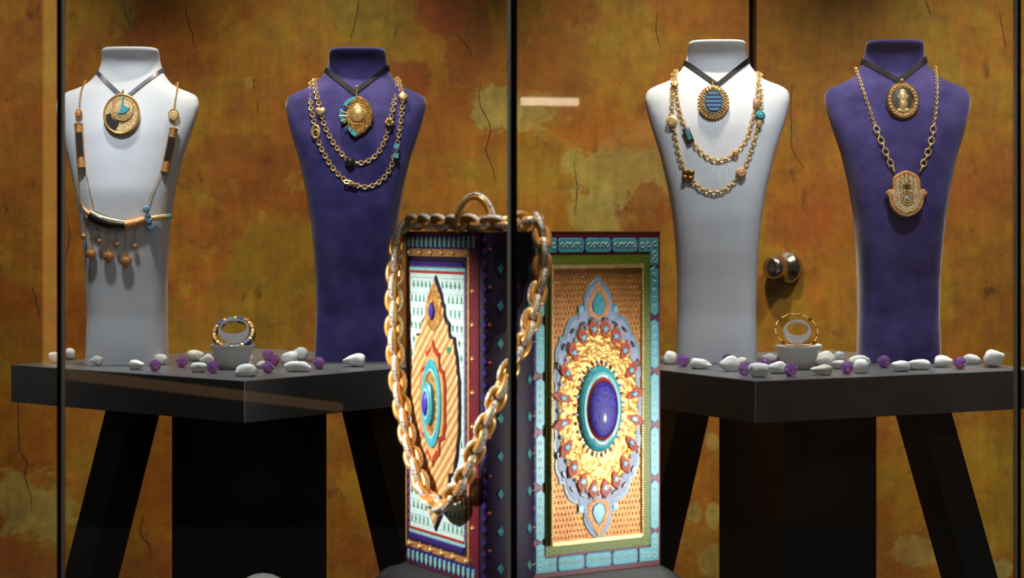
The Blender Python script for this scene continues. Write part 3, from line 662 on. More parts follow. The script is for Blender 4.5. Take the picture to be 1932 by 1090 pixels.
two_strand(b3, 'double_chain_necklace', 'double gold chain necklace with coral and turquoise charms on the striped pendant bust',
 [(1277, 135), (1275, 163), (1280, 200), (1288, 228), (1300, 257), (1320, 285), (1347, 303), (1373, 299), (1390, 287), (1409, 262), (1420, 225), (1426, 197), (1430, 165), (1430, 140)],
 [(1272, 142), (1269, 175), (1268.5, 205), (1269.5, 230), (1277, 268), (1287, 308), (1300, 332), (1317, 352), (1345, 363), (1373, 354), (1397, 328), (1412, 300), (1426, 253), (1433, 220), (1435, 180), (1433, 142)],
 [('ball', 1274.5, 163, 'gold_pale', .0066), ('disc', 1269.5, 231, 'gold_pale', .0095), ('bar', 1300, 257, 'enamel_black', .012), ('cross', 1300, 331, 'gold_dark', .0105), ('ball', 1387, 290, 'gold', .0055), ('ball', 1397, 327, 'coral', .0088), ('hand', 1426, 198, 'coral', .009), ('ball', 1433, 220, 'turquoise', .0085), ('hand', 1431, 235, 'gold_pale', .007)], .462)

# ---- bust 4: ribbon with portrait oval
F = b4.frame(1702, 194, .006, .35)
t = thing('ribbon_pendant', 'black ribbon choker with an oval gold portrait medallion', 'necklace', b4.on(1702, 194), 'ribbon pendants on the busts')
ribbon(b4, t, .446, .4815, .0048, 'black_ribbon', .002)
mb = MB(F); mb.lathe([(.9, -.004), (1, -.001), (1, .002), (.92, .0045), (.70, .0045), (.62, .002), (.3, .002)], 44, 31*K0, 37*K0); mb.build('medallion', 'gold_dark', t)
mb = MB(F)
for k in range(26):
    a = 2*PI*k/26; mb.ball((25*K0*math.cos(a), 30*K0*math.sin(a), .0045), (.0024, .0028, .0016), 7, 5)
mb.build('granulation', 'gold_grain', t, kind='stuff', smooth=180)
mb = MB(F); mb.lathe([(1, .0018), (1, .003), (.9, .0032)], 36, 18.5*K0, 23*K0, Matrix.Translation((0, 2*K0, 0))); mb.build('dark_field', 'enamel_black', t)
mb = MB(F)   # bearded head in relief
for (x, y, z, rx_, ry_, rz_) in ((0, 10, .0030, 8.5, 10.5, .0034), (0, 3, .0034, 8, 9, .0036), (0, -7, .0032, 8.5, 12, .0032), (-1, -12, .003, 6.5, 10, .0028), (0, 17, .003, 7, 5, .003), (8, 6, .0026, 2.2, 5, .0024), (-8, 6, .0026, 2.2, 5, .0024), (-1, 4.5, .0062, 1.7, 4.6, .0016), (-1, 1.5, .0064, 2.4, 1.6, .0012), (-4.5, 8.5, .0058, 3, 1.1, .0010), (3, 8.5, .0058, 3, 1.1, .0010), (-4, -1.6, .0058, 4, 1.4, .0011), (3, -1.6, .0058, 4, 1.4, .0011), (0, -20, .0024, 13, 5, .0020)):
    mb.ball((x*K0, (y+1)*K0, z), (rx_*K0, ry_*K0, rz_), 14, 9)
for k in range(6): mb.tube([((k*2.6-6.5)*K0, -4*K0, .0062), ((k*2.2-6)*K0, -10*K0, .0062), ((k*1.7-5)*K0, -18*K0, .0048)], .0006, 5)
mb.build('relief_portrait', 'gold_pale', t, smooth=60, label='raised bearded head')
mb = MB(F); mb.ball((0, 40*K0, .002), .0036, 10, 7); mb.build('bail', 'gold', t)
# ---- bust 4: hand pendant necklace
t = thing('hand_pendant_necklace', 'gold chain necklace with a large flat hand shaped pendant', 'necklace', b4.on(1708, 365))
F = b4.frame(1709, 366, .007, .3); C0 = (563, 930); S = 1/2.947*K0*1.0
out = [(563, 800), (600, 812), (634, 838), (641, 880), (641, 902), (660, 905), (678, 925), (660, 950), (655, 985), (636, 1020), (602, 1046), (563, 1057), (520, 1046), (490, 1020), (470, 985), (465, 950), (449, 922), (468, 905), (486, 902), (486, 880), (492, 838), (526, 812)]
O = smooth_path([(*p, 0) for p in cp(out)], .0012, True); O = [(p.x, p.y) for p in O]
mb = MB(F); mb.prism(O, -.003, .003, .0014); plate = mb.build('hand_plate', 'gold_orange', t)
I = [tuple(p) for p in inset([Vector(p) for p in reversed(O)], .0034)]; I2 = [(p[0]*.80, p[1]*.82-.001) for p in O]
mb = MB(F); mb.prism(I2, .0025, .0042, .0006); mb.build('inner_plate', 'gold_grain', t)
mb = MB(F)
for k in range(4):
    for j in range(7): mb.ball(((k-1.5)*24*S, (112-j*12-(18 if k in (0, 3) else 0))*S, .0043), .0010, 6, 4)
mb.build('dot_row', 'enamel_black', t, kind='stuff')
mb = MB(F); mb.torus(.0062, .0008, 22, 6, 1, 1.2, Matrix.Translation((0, -26*S, .0044))); mb.torus(.0098, .0007, 26, 6, 1, 1.15, Matrix.Translation((0, -26*S, .0042))); mb.build('eye_ring', 'gold_dark', t)
mb = MB(F); mb.dome(.0034, .0036, .002, .0040, 16, 5, Matrix.Translation((0, -26*S, 0))); mb.build('eye', 'lavender', t)
mb = MB(F)
for r_ in (0, PI): mb.prism([(.0085*math.cos(a+r_), .0065*math.sin(a+r_)+40*S) for a in (PI/2, PI*7/6, PI*11/6)], .0040, .0052, .0003)
mb.build('star', 'gold_dark', t)
mb = MB(); L1 = [(1616, 130), (1627, 168), (1640, 205), (1652, 240)]; R1 = [(1763, 128), (1767, 165), (1765, 205), (1760, 240)]
for pts in (L1, R1): strand(mb, bust_path(b4, pts, .0046, .003), 9, 5, hw=.0022, r=.0007)
bk = [b4.M @ b4.loc(th, .462, .0025) for th in np.linspace(PI*.5, PI*1.5, 9)]
strand(mb, smooth_path([b4.on(*R1[0], .003)]+bk+[b4.on(*L1[0], .003)], .005), 8, 4, hw=.0022, r=.0007)
mb.build('fine_chain', 'gold_pale', t, kind='stuff')
lk = {}
for pts in ([(1652, 240), (1662, 265), (1674, 295), (1687, 324)], [(1760, 240), (1757, 262), (1748, 292), (1735, 324)]):
    Q = bust_path(b4, pts, .0098, .0042)
    for i in range(len(Q)-1):
        mb = MB(); a, c = Q[i], Q[i+1]; d_ = (c-a).normalized(); e = Vector((0, -1, .2)); e = (e-d_*e.dot(d_)).normalized(); f = d_.cross(e)
        if i % 2: e, f = f, e
        mb.torus(1, .0011, 16, 6, (c-a).length*.5+.0014, .0045 if not i % 2 else .0034, basis((a+c)/2, d_, f, d_.cross(f))); mb.build('oval_link', 'gold_pale', t, smooth=180)

# ------------------------------------------------------------------ jewelled book standing open on a black cushion
BK = 0.375; BW = .171; ZB = ZC-.3738
HL, HR = Vector((-.034, 1.962, ZB)), Vector((.0219, 2.0006, ZB))
aL, aR = math.radians(60), math.radians(31.8)
uL = Vector((math.cos(aL), -math.sin(aL), 0)); uR = Vector((math.cos(aR), math.sin(aR), 0)); UP = Vector((0, 0, 1))
ML = basis(HL-uL*BW, uL, UP, uL.cross(UP)); MR = basis(HR, uR, UP, uR.cross(UP))   # cover axes: x across, y up, z out of the cover
# cushion
mb = MB(); vs, fs = [], []; NN = 64
for k in range(13):
    ph = PI/2*k/12; rr = .045
    for i in range(NN):
        a = 2*PI*i/NN; c, s_ = math.cos(a), math.sin(a); e = .38
        hx, hy = .185-rr+rr*math.cos(ph), .135-rr+rr*math.cos(ph)
        dz = .0025*mnoise.noise(Vector((c*4, s_*4, k*.4)))
        vs.append((.018+hx*math.copysign(abs(c)**e, c), 2.035+hy*math.copysign(abs(s_)**e, s_), ZB-.0005-rr+rr*math.sin(ph)+(dz if 2 < k < 11 else 0)))
for i in range(NN): x, y, _ = vs[i]; vs.append((x, y, .6402))
for k in range(12):
    for i in range(NN): j = (i+1) % NN; fs.append((k*NN+i, k*NN+j, (k+1)*NN+j, (k+1)*NN+i))
b0 = 13*NN
for i in range(NN): j = (i+1) % NN; fs.append((b0+i, b0+j, j, i))
fs += [tuple(range(12*NN, 13*NN)), tuple(range(b0+NN-1, b0-1, -1))]
mb.add(vs, fs); mb.build('cushion', 'black_cloth', smooth=70, label='black cloth cushion under the jewelled book', cat='cushion')

book = thing('jewelled_book', 'tall jewelled gold and enamel book standing open with its spine forward', 'book', (0, 1.99, ZB))
TH = .009
def part(name, mat, M, fn, parent=None, smooth=40, **kw):
    mb = MB(M); fn(mb); return mb.build(name, mat, parent or book, smooth, **kw)
coverL = part('cover', 'plum', ML, lambda b: b.prism(rect(0, 0, BW, BK), -TH, 0, .0008), label='left cover with a pointed medallion')
coverR = part('cover', 'deep_red', MR, lambda b: b.prism(rect(0, 0, BW, BK), -TH, 0, .0008), label='right cover with a lobed flower medallion')
for M in (ML, MR): part('gilt_edge', 'page_gold', M, lambda b: b.box((BW/2, BK+.0006, -TH/2), (BW, .0012, TH*1.1)))
# rounded spine with studs
mid = (HL+HR)/2; ch = (HR-HL).normalized(); nn_ = ch.cross(UP); half = (HR-HL).length/2
SP = []
for i in range(17):
    t_ = PI*i/16; SP.append(mid+ch*(-half*math.cos(t_))+nn_*(.014*math.sin(t_)**.8))
back_ = [HR-uR.cross(UP)*TH, HL-uL.cross(UP)*TH]
part('spine', 'plum', None, lambda b: b.prism([(p.x, p.y) for p in SP+back_], ZB, ZB+BK), smooth=50)
part('spine_cap', 'gold', None, lambda b: b.prism([(p.x, p.y) for p in SP+back_], ZB+BK, ZB+BK+.0016))
def spine_frame(t_, v, off=.0004):
    i = t_*16; k = min(15, int(i)); p = SP[k].lerp(SP[k+1], i-k); tan = (SP[k+1]-SP[k]).normalized(); n = tan.cross(UP)
    return basis(p+UP*(v*BK)+n*off, tan, UP, n)
loz = MB(); loz.prism([(0, -.0062), (.0036, 0), (0, .0062), (-.0036, 0)], -.0005, .0010, .0004); loz = local_mesh(loz, 'teal_lozenge', 'teal', 0)
dia = MB(); dia.prism([(0, -.0048), (.0026, 0), (0, .0048), (-.0026, 0)], -.0005, .0008, .0003); dia = local_mesh(dia, 'purple_stud', 'purple', 0)
bar_ = MB(); bar_.box((0, 0, 0), (.010, .0009, .0012)); bar_ = local_mesh(bar_, 'gold_bar', 'gold', 0)
red_ = MB(); red_.ball((0, 0, 0), (.0018, .0018, .001), 8, 5); red_ = local_mesh(red_, 'red_stud', 'enamel_red', 180)
for v in np.arange(.05, .98, .106):
    for t_ in (.34, .72): inst('teal_lozenge', loz, book, spine_frame(t_, v)); inst('gold_bar', bar_, book, spine_frame(t_+.13, v))
    for t_ in (.20, .53, .86): inst('red_stud', red_, book, spine_frame(t_, v+.053))
for v in np.arange(.025, .99, .034):
    for t_ in (.10, .92): inst('purple_stud', dia, book, spine_frame(t_, v))

# ---- right cover
Z0 = .0002
cw, chh = .0112, .0155           # widths of the side and the top band
def hexa(x0, y0, x1, y1, v=True):
    c = .35*(x1-x0) if v else .35*(y1-y0)*.5
    if v: return [(x0, y0+c), ((x0+x1)/2, y0), (x1, y0+c), (x1, y1-c), ((x0+x1)/2, y1), (x0, y1-c)]
    return [(x0+c, y0), (x1-c, y0), (x1, y0+c), (x1, y1-c), (x1-c, y1), (x0+c, y1), (x0, y1-c), (x0, y0+c)]
def scroll(mb, x0, y0, x1, y1, vert):
    L = (y1-y0) if vert else (x1-x0); n = 5; R_ = (.0030 if vert else .0034)
    for k in range(n):
        q = (k+.5)/n; cx, cy = ((x0+x1)/2, y0+L*(.1+.8*q)) if vert else (x0+L*(.08+.84*q), (y0+y1)/2)
        s_ = 1 if k % 2 else -1; P = []
        for j in range(8): a = j*.75; rr = R_*(1-j*.09); P.append((cx+s_*rr*math.cos(a)*.9, cy+rr*math.sin(a), .0019))
        mb.tube(P, .00055, 4)
def cartouche(x0, y0, x1, y1, vert):
    o = [(x0-.0009, y0-.0009), (x1+.0009, y1+.0009)]
    c = part('cartouche', 'cartouche_blue', MR, lambda b: b.prism(hexa(x0, y0, x1, y1, vert), Z0, .0017, .0005), smooth=0)
    part('border', 'purple', MR, lambda b: b.prism(hexa(x0-.0010, y0-.0010, x1+.0010, y1+.0010, vert), Z0, .0008), c, 0)
    part('scroll', 'scroll_pale', MR, lambda b: scroll(b, x0, y0, x1, y1, vert), c, kind='stuff')
ys = [.0385+k*.0602 for k in range(6)]
for x0 in (.0035, BW-.0035-cw):
    for k in range(5): cartouche(x0, ys[k]+.0022, x0+cw, ys[k+1]-.0022, True)
xs = [.0315, .0675, .1035, .1395]
for y0 in (.0065, BK-.0065-chh):
    for k in range(3): cartouche(xs[k]+.001, y0, xs[k+1]-.001, y0+chh, False)
for sx_ in (0, 1):               # the four corner pieces, L-shaped
    for sy_ in (0, 1):
        L = [(.0035, .0065), (.0305, .0065), (.0305, .022), (.0147, .022), (.0147, .036), (.009, .0385), (.0035, .036)]
        L = [((BW-x) if sx_ else x, (BK-y) if sy_ else y) for x, y in L]
        c = part('corner_cartouche', 'cartouche_blue', MR, lambda b: b.prism(L, Z0, .0017, .0005), smooth=0)
        def sl(b):
            for qx, qy in ((.009, .013), (.018, .014), (.0265, .0143), (.009, .024), (.009, .031)):
                b.torus(.0026, .00055, 10, 4, 1, 1, Matrix.Translation(((BW-qx) if sx_ else qx, (BK-qy) if sy_ else qy, .0018)))
        part('scroll', 'scroll_pale', MR, sl, c, kind='stuff')
gx0, gy0 = .0158, .0250
part('green_border', 'green_band', MR, lambda b: b.frame(rect(gx0, gy0, BW-gx0, BK-gy0), rect(gx0+.010, gy0+.011, BW-gx0-.010, BK-gy0-.011), Z0, .0022), smooth=0)
px0, py0 = .0243, .0355; DX = -.0045
part('gold_panel', 'panel_gold', MR, lambda b: b.prism(rect(px0+DX, py0, BW-px0+DX, BK-py0), 0, .0058, .0004), smooth=0)
part('gold_moulding', 'gold_pale', MR, lambda b: b.frame(rect(px0+DX, py0, BW-px0+DX, BK-py0), rect(px0+.0022+DX, py0+.004, BW-px0-.0022+DX, BK-py0-.004), .004, .0078), smooth=0)
def beads(b):
    for s_ in (px0+.0011+DX, BW-px0-.0011+DX):
        for y in np.arange(py0+.001, BK-py0, .0027): b.ball((s_, y, .0078), .0013, 6, 4)
part('bead_row', 'gold_pale', MR, beads, kind='stuff', smooth=180)
MCX, MCY = BW/2+DX, BK*.484; MA, MBh = .0575, .147
Q = [(0, 1), (.06, .965), (.18, .93), (.29, .865), (.33, .82), (.33, .773), (.47, .773), (.47, .70), (.56, .695), (.68, .66), (.76, .60), (.79, .545), (.88, .545), (.90, .50), (.97, .45), (.985, .40), (.96, .345), (1.0, .30), (1.015, .24), (.98, .19), (1.0, .13), (1.02, .07), (1.02, 0)]
def med(k, kx=None): return sym4([(x*MA*(kx or k), y*MBh*k) for x, y in Q])
def tr(P): return [(x+MCX, y+MCY) for x, y in P]
def dots(b):
    inside = tr(med(1.02)); n = len(inside)
    for r_ in range(48):
        y = py0+.008+r_*.0064
        if y > BK-py0-.006: break
        for c_ in range(26):
            x = px0+DX+.0055+c_*.0046+(.0023 if r_ % 2 else 0)
            if x > BW-px0-.004+DX: continue
            c, j = False, n-1
            for i in range(n):
                if (inside[i][1] > y) != (inside[j][1] > y) and x < (inside[j][0]-inside[i][0])*(y-inside[i][1])/(inside[j][1]-inside[i][1])+inside[i][0]: c = not c
                j = i
            if not c: b.ball((x, y, .0058), (.0011, .0021, .0011), 5, 4)
part('relief_dots', 'gold_dark', MR, dots, kind='stuff')
T2 = Matrix.Translation((MCX, MCY, 0))
part('medallion_edge', 'steel_blue', MR, lambda b: b.prism(tr(med(1.0)), .0055, .0072, .0004), smooth=0)
part('medallion_field', 'lavender', MR, lambda b: b.prism(tr(med(.955, .94)), .0070, .0078, .0003), smooth=0)
part('medallion_gold', 'gold_hammer', MR, lambda b: b.lathe([(1, .0070), (1, .0086), (.96, .0092), (.5, .0100), (.05, .0104)], 64, MA*.93, MBh*.655, T2), smooth=30)
for s_ in (1, -1):               # turquoise drops in the pointed ends, and their gilding
    part('turquoise_drop', 'turquoise', MR, lambda b: b.prism([(MCX+x*MA*.14, MCY+s_*(MBh*.78+y*MBh*.075)) for x, y in ((0, -1), (.8, -.7), (1, 0), (.5, .75), (0, 1.1), (-.5, .75), (-1, 0), (-.8, -.7))], .0075, .0092, .0004), smooth=0)
    part('gilt_tip', 'gold_orange', MR, lambda b: b.frame([(MCX+x*MA*.25, MCY+s_*(MBh*.79+y*MBh*.15)) for x, y in ((0, -.8), (.9, -.6), (1, 0), (.5, .6), (0, 1.1), (-.5, .6), (-1, 0), (-.9, -.6))], [(MCX+x*MA*.17, MCY+s_*(MBh*.78+y*MBh*.10)) for x, y in ((0, -.9), (.8, -.65), (1, 0), (.5, .65), (0, 1.0), (-.5, .65), (-1, 0), (-.8, -.65))], .0074, .0084), smooth=0)
    for q in (-1, 1): part('step_tile', 'turquoise_pale', MR, lambda b: b.prism([(MCX+q*MA*x, MCY+s_*MBh*y) for x, y in ((.35, .715), (.45, .715), (.45, .760), (.35, .760))], .0075, .0084), smooth=0)
for k, (a, bq) in enumerate(((.16, .665), (.37, .635), (.60, .585), (.80, .47), (.93, .33))):
    for qx in (-1, 1):
        for qy in (-1, 1): part('dark_slot', 'enamel_black', MR, lambda b: b.prism(ell(.0042, .0016, 12), .0078, .0096, .0003, Matrix.Translation((MCX+qx*MA*a*1.0, MCY+qy*MBh*bq, 0)) @ Matrix.Rotation(-qx*qy*(.15+k*.32), 4, 'Z')), smooth=0)
fl = MB(); fl.prism([(0, -.0098), (.0030, -.0062), (.0042, -.001), (.0052, .003), (.0040, .0066), (.0026, .0084), (0, .0125), (-.0026, .0084), (-.0040, .0066), (-.0052, .003), (-.0042, -.001), (-.0030, -.0062)], 0, .0022, .0006); fl = local_mesh(fl, 'flower', 'flower_red', 0)
st_ = MB(); st_.prism([((.0034 if i % 2 == 0 else .0017)*math.sin(2*PI*i/10), (.0042 if i % 2 == 0 else .0021)*math.cos(2*PI*i/10)) for i in range(10)], .0016, .0031, .0003); st_ = local_mesh(st_, 'star', 'turquoise_pale', 0)
sr_ = MB(); sr_.prism(ell(.0030, .0037, 12), .0016, .0026); sr_ = local_mesh(sr_, 'flower_eye', 'purple', 0)
sd_ = MB(); sd_.ball((0, .0088, .0022), (.0012, .0016, .0008), 6, 4); sd_ = local_mesh(sd_, 'bud', 'turquoise', 180)
wb_ = MB(); wb_.ball((0, 0, 0), (.0024, .0028, .0012), 8, 5); wb_ = local_mesh(wb_, 'white_rosette', 'lavender', 180)
for k in range(20):
    a = 2*PI*(k+.5)/20; fx, fy = MA*.83*math.cos(a), MBh*.60*math.sin(a); rot = math.atan2(fx*.45, fy)*-1 if True else 0
    f_ = inst('flower', fl, book, MR @ Matrix.Translation((MCX+fx, MCY+fy, .0086)) @ Matrix.Diagonal((1.3, 1, 1, 1)) @ Matrix.Rotation(-math.atan2(fx*.9, fy), 4, 'Z'))
    inst2('flower_eye', sr_, f_, Matrix.Identity(4)); inst2('star', st_, f_, Matrix.Identity(4)); inst2('bud', sd_, f_, Matrix.Identity(4))
    a = 2*PI*k/20; inst('white_rosette', wb_, book, MR @ Matrix.Translation((MCX+MA*.91*math.cos(a), MCY+MBh*.635*math.sin(a), .0092)))
# central boss
EX, EY = .0285, .0475
part('boss_ring', 'turquoise', MR, lambda b: b.lathe([(1, .009), (1, .0115), (.97, .0135), (.86, .0150), (.70, .0152), (.68, .014)], 56, EX, EY, T2), smooth=50)
part('boss_band', 'turquoise_pale', MR, lambda b: b.lathe([(.86, .0148), (.84, .0158), (.74, .0160), (.72, .015)], 56, EX, EY, T2), smooth=50)
part('red_ring', 'enamel_red', MR, lambda b: b.lathe([(.74, .0145), (.74, .0155), (.66, .0180), (.64, .016)], 56, EX, EY, T2), smooth=50)
part('boss_dome', 'violet_blue', MR, lambda b: b.dome(EX*.655, EY*.655, .005, .0165, 48, 8, T2), smooth=80, label='violet blue oval dome')
dr_ = MB(); dr_.prism([(0, -.0030), (.0016, -.0005), (.0012, .0018), (0, .0026), (-.0012, .0018), (-.0016, -.0005)], 0, .0024, .0006); dr_r = local_mesh(dr_, 'crown_drop', 'enamel_red', 0); dr_w = local_mesh(dr_, 'crown_point', 'lavender', 0)
for k in range(32):
    a = 2*PI*(k+.5)/32; x, y = EX*1.10*math.cos(a), EY*1.075*math.sin(a)
    inst('crown_drop' if k % 2 else 'crown_point', dr_r if k % 2 else dr_w, book, MR @ Matrix.Translation((MCX+x, MCY+y, .0098)) @ Matrix.Rotation(-math.atan2(x*1.7, y), 4, 'Z'))

# ---- left cover (x=0 at the outer edge)
L0, L1_ = .0105, BW-.0315        # pale panel
PB, PT = .0435, BK-.0455
part('gold_border', 'gold_orange', ML, lambda b: b.frame(rect(.0012, .020, BW-.020, BK-.0185), rect(.0040, .0265, BW-.024, BK-.0265), 0, .0022), smooth=0)
part('red_border', 'deep_red', ML, lambda b: b.frame(rect(.0002, .001, BW-.001, BK-.001), rect(.0012, .004, BW-.010, BK-.0035), 0, .0010), smooth=0)
part('dark_red_strip', 'deep_red', ML, lambda b: b.prism(rect(BW-.0195, .02, BW-.006, BK-.02), 0, .0012), smooth=0)
part('pale_panel', 'pale_panel', ML, lambda b: b.prism(rect(L0, PB, L1_, PT), 0, .0012), smooth=0)
part('red_line', 'enamel_red', ML, lambda b: b.frame(rect(L0-.001, PB-.003, L1_+.001, PT+.003), rect(L0, PB, L1_, PT), 0, .0022), smooth=0)
part('turquoise_line', 'turquoise_pale', ML, lambda b: b.frame(rect(L0-.002, PB-.0062, L1_+.002, PT+.0062), rect(L0-.001, PB-.003, L1_+.001, PT+.003), 0, .0016), smooth=0)
arcd = MB(); arcd.prism([(-.0026, -.0058), (.0026, -.0058), (.0030, 0), (.0022, .0042), (0, .0064), (-.0022, .0042), (-.0030, 0)], 0, .0018, .0005); arcd = local_mesh(arcd, 'arcade_window', 'turquoise_pale', 0)
arcp = MB(); arcp.prism([(-.0044, -.0085), (.0044, -.0085), (.0046, .0075), (-.0046, .0075)], 0, .0009); arcp = local_mesh(arcp, 'arcade_tile', 'purple', 0)
arct = MB(); arct.prism([(0, -.005), (.0014, 0), (0, .005), (-.0014, 0)], .0006, .0016); arct = local_mesh(arct, 'arcade_post', 'deep_red', 0)
for yv, fl_ in ((BK-.0105, 1), (.0105, -1)):
    for k in range(15):
        x = .0085+k*.0108; M = ML @ Matrix.Translation((x, yv, .0002)) @ Matrix.Scale(fl_, 4, (0, 1, 0)) if False else ML @ Matrix.Translation((x, yv, .0002)) @ Matrix.Rotation(0 if fl_ > 0 else PI, 4, 'Z')
        c = inst('arcade_tile', arcp, book, M); inst2('arcade_window', arcd, c, Matrix.Translation((0, 0, .0006))); inst2('arcade_post', arct, c, Matrix.Translation((.0052, .002, .0004)))
bs_ = MB(); bs_.dome(.0034, .0034, .0034, 0, 12, 5); bs_.ball((0, .0042, .0008), .0012, 6, 4); bs_.ball((.0042, 0, .0008), .0012, 6, 4); bs_.ball((-.0042, 0, .0008), .0012, 6, 4); bs_ = local_mesh(bs_, 'gold_boss', 'gold_pale', 60)
for yv in (BK-.0225, .0235):
    for x in (.012, .038, .064, .090, .116, .147): inst('gold_boss', bs_, book, ML @ Matrix.Translation((x, yv, .0020)))
for v in np.arange(.06, .32, .036): inst('gold_boss', bs_, book, ML @ Matrix.Translation((BW-.013, v, .0012)) @ Matrix.Scale(.7, 4))
pb_ = MB(); pb_.prism([(-.0017, -.0030), (.0017, -.0030), (.0017, .0022), (0, .0036), (-.0017, .0022)], 0, .0016, .0004); pb_ = local_mesh(pb_, 'purple_bead', 'purple', 0)
wp_ = MB(); wp_.ball((0, 0, 0), .0012, 6, 4); wp_ = local_mesh(wp_, 'white_bead', 'lavender', 180)
for yv, s_ in ((PT+.0105, 1), (PB-.0105, -1)):
    for k in range(28):
        x = L0-.001+k*.0046; inst('purple_bead', pb_, book, ML @ Matrix.Translation((x, yv, .0002)) @ Matrix.Rotation(0 if s_ > 0 else PI, 4, 'Z')); inst('white_bead', wp_, book, ML @ Matrix.Translation((x+.0023, yv-s_*.0034, .0008)))
for x in (.0068, BW-.0268):
    for v in np.arange(PB, PT+.001, .0098): inst('purple_bead', pb_, book, ML @ Matrix.Translation((x, v, .0002)))
CXL, CYL = (L0+L1_)/2, BK-.0473-.141
A_, B_ = .0575, .141
QL = [(0, 1), (.06, .965), (.27, .855), (.30, .80), (.38, .77), (.39, .70), (.46, .665), (.58, .63), (.585, .555), (.66, .535), (.79, .53), (.82, .46), (.90, .38), (.93, .28), (.99, .20), (.985, .10), (1.0, 0)]
def ml(k, Q_=QL): return [(x+CXL, y+CYL) for x, y in sym4([(x*A_*k, y*B_*k) for x, y in Q_])]
gd = MB(); gd.prism([(0, -.0042), (.0013, 0), (0, .0042), (-.0013, 0)], 0, .0010, .0003); gd = local_mesh(gd, 'green_drop', 'green', 0)
ins_ = ml(1.05); n_ = len(ins_)
def inside(x, y, P):
    c, j = False, len(P)-1
    for i in range(len(P)):
        if (P[i][1] > y) != (P[j][1] > y) and x < (P[j][0]-P[i][0])*(y-P[i][1])/(P[j][1]-P[i][1])+P[i][0]: c = not c
        j = i
    return c
r_ = 0
for y in np.arange(PB+.010, PT-.006, .0155):
    for k in range(13):
        x = L0+.005+k*.0098+(.0049 if r_ % 2 else 0)
        if x < L1_-.003 and not inside(x, y, ins_): inst('green_drop', gd, book, ML @ Matrix.Translation((x, y, .0011)))
    r_ += 1
def specks(b):
    for y in np.arange(PB+.0056, PT-.003, .0086):
        for x in np.arange(L0+.0025, L1_-.002, .0049):
            if not inside(x, y, ins_): b.ball((x, y, .0012), .0007, 5, 4)
part('specks', 'purple', ML, specks, kind='stuff')
part('mandorla_edge', 'plum', ML, lambda b: b.prism(ml(1.0), .001, .0034, .0004), smooth=0)
part('mandorla', 'fluted_gold', ML, lambda b: b.prism(ml(.965), .0030, .0050, .0006), smooth=0, label='fluted gold pointed medallion')
part('gilt_peak', 'gold_hammer', ML, lambda b: b.prism([(CXL+x*A_, CYL+y*B_) for x, y in ((0, .93), (.24, .83), (.32, .74), (.33, .66), (.2, .60), (0, .56), (-.2, .60), (-.33, .66), (-.32, .74), (-.24, .83))], .0048, .0062, .0004), smooth=0)
QI = [(0, .50), (.05, .455), (.14, .43), (.20, .405), (.28, .40), (.28, .34), (.30, .29), (.38, .275), (.47, .26), (.49, .20), (.53, .15), (.52, .07), (.53, 0)]
part('red_outline', 'enamel_red', ML, lambda b: b.prism(ml(1.0, QI), .0048, .0066, .0004), smooth=0)
part('peach_field', 'peach_gold', ML, lambda b: b.prism(ml(.90, QI), .0064, .0074, .0003), smooth=0)
TL = Matrix.Translation((CXL, CYL, 0)); ex, ey = A_*.40, B_*.345
part('turquoise_oval', 'turquoise', ML, lambda b: b.lathe([(1, .007), (1, .0088), (.95, .0094), (.80, .0094), (.78, .008)], 48, ex, ey, TL), smooth=40)
part('pale_oval', 'turquoise_pale', ML, lambda b: b.lathe([(.82, .0072), (.82, .0092), (.74, .0096), (.72, .008)], 48, ex, ey, TL), smooth=40)
part('gilt_oval', 'gold_hammer', ML, lambda b: b.lathe([(.75, .007), (.75, .0088), (.4, .0100), (.05, .0102)], 48, ex, ey, TL), smooth=40)
part('boss_cone', 'turquoise', ML, lambda b: b.lathe([(.50, .009), (.49, .0130), (.44, .0142), (.36, .0146), (.34, .0135)], 40, ex, ey*.98, TL), smooth=40)
part('boss_band', 'turquoise_pale', ML, lambda b: b.lathe([(.36, .0135), (.36, .0152), (.29, .0158), (.28, .014)], 40, ex, ey, TL), smooth=40)
part('boss_dome', 'violet_blue', ML, lambda b: b.dome(ex*.29, ey*.29, .004, .0145, 32, 7, TL), smooth=80, label='violet blue oval dome')
part('violet_drop', 'violet_blue', ML, lambda b: b.prism([(CXL+x*A_*.10, CYL+B_*.72+y*B_*.07) for x, y in ((0, -1), (.6, -.6), (1, 0), (.6, .6), (0, 1), (-.6, .6), (-1, 0), (-.6, -.6))], .006, .0092, .0008), smooth=0)
part('green_patch', 'green', ML, lambda b: b.prism(ell(.0045, .0038, 10, CXL+A_*.62, CYL+B_*.43), .0048, .0058), smooth=0)
# page block between the covers
def pages(b):
    pi = [HR-uR.cross(UP)*TH, HR-uR.cross(UP)*TH+uR*.12, (HR+HL)/2+Vector((.01, .11, 0)), HL-uL.cross(UP)*TH-uL*.12, HL-uL.cross(UP)*TH]
    b.prism([(p.x, p.y) for p in pi], ZB+.006, ZB+BK-.006)
part('page_block', 'paper', None, pages, smooth=0)
# arched handle on the top edge
hc = px(897, 437, 1.990); hc.z = ZB+BK; hx = Vector((.94, -.34, 0)).normalized()
P = [hc+hx*(.0195*math.cos(a))+UP*(.004+.0330*math.sin(a)) for a in np.linspace(0, PI, 25)]
P = [hc+hx*.0195-UP*.0003]+P+[hc-hx*.0195-UP*.0003]
part('handle', 'chain_gold', None, lambda b: b.tube(P, .0042, 10, up=tuple(hx.cross(UP)), flat=1.3), smooth=60, label='gold arched handle')
P2 = [hc+hx*(.0232*math.cos(a))+UP*(.004+.0372*math.sin(a)) for a in np.linspace(.1, PI-.1, 25)]
part('handle_inlay', 'chain_enamel', None, lambda b: b.tube(P2, .0018, 8, up=tuple(hx.cross(UP)), flat=2.0), smooth=60)

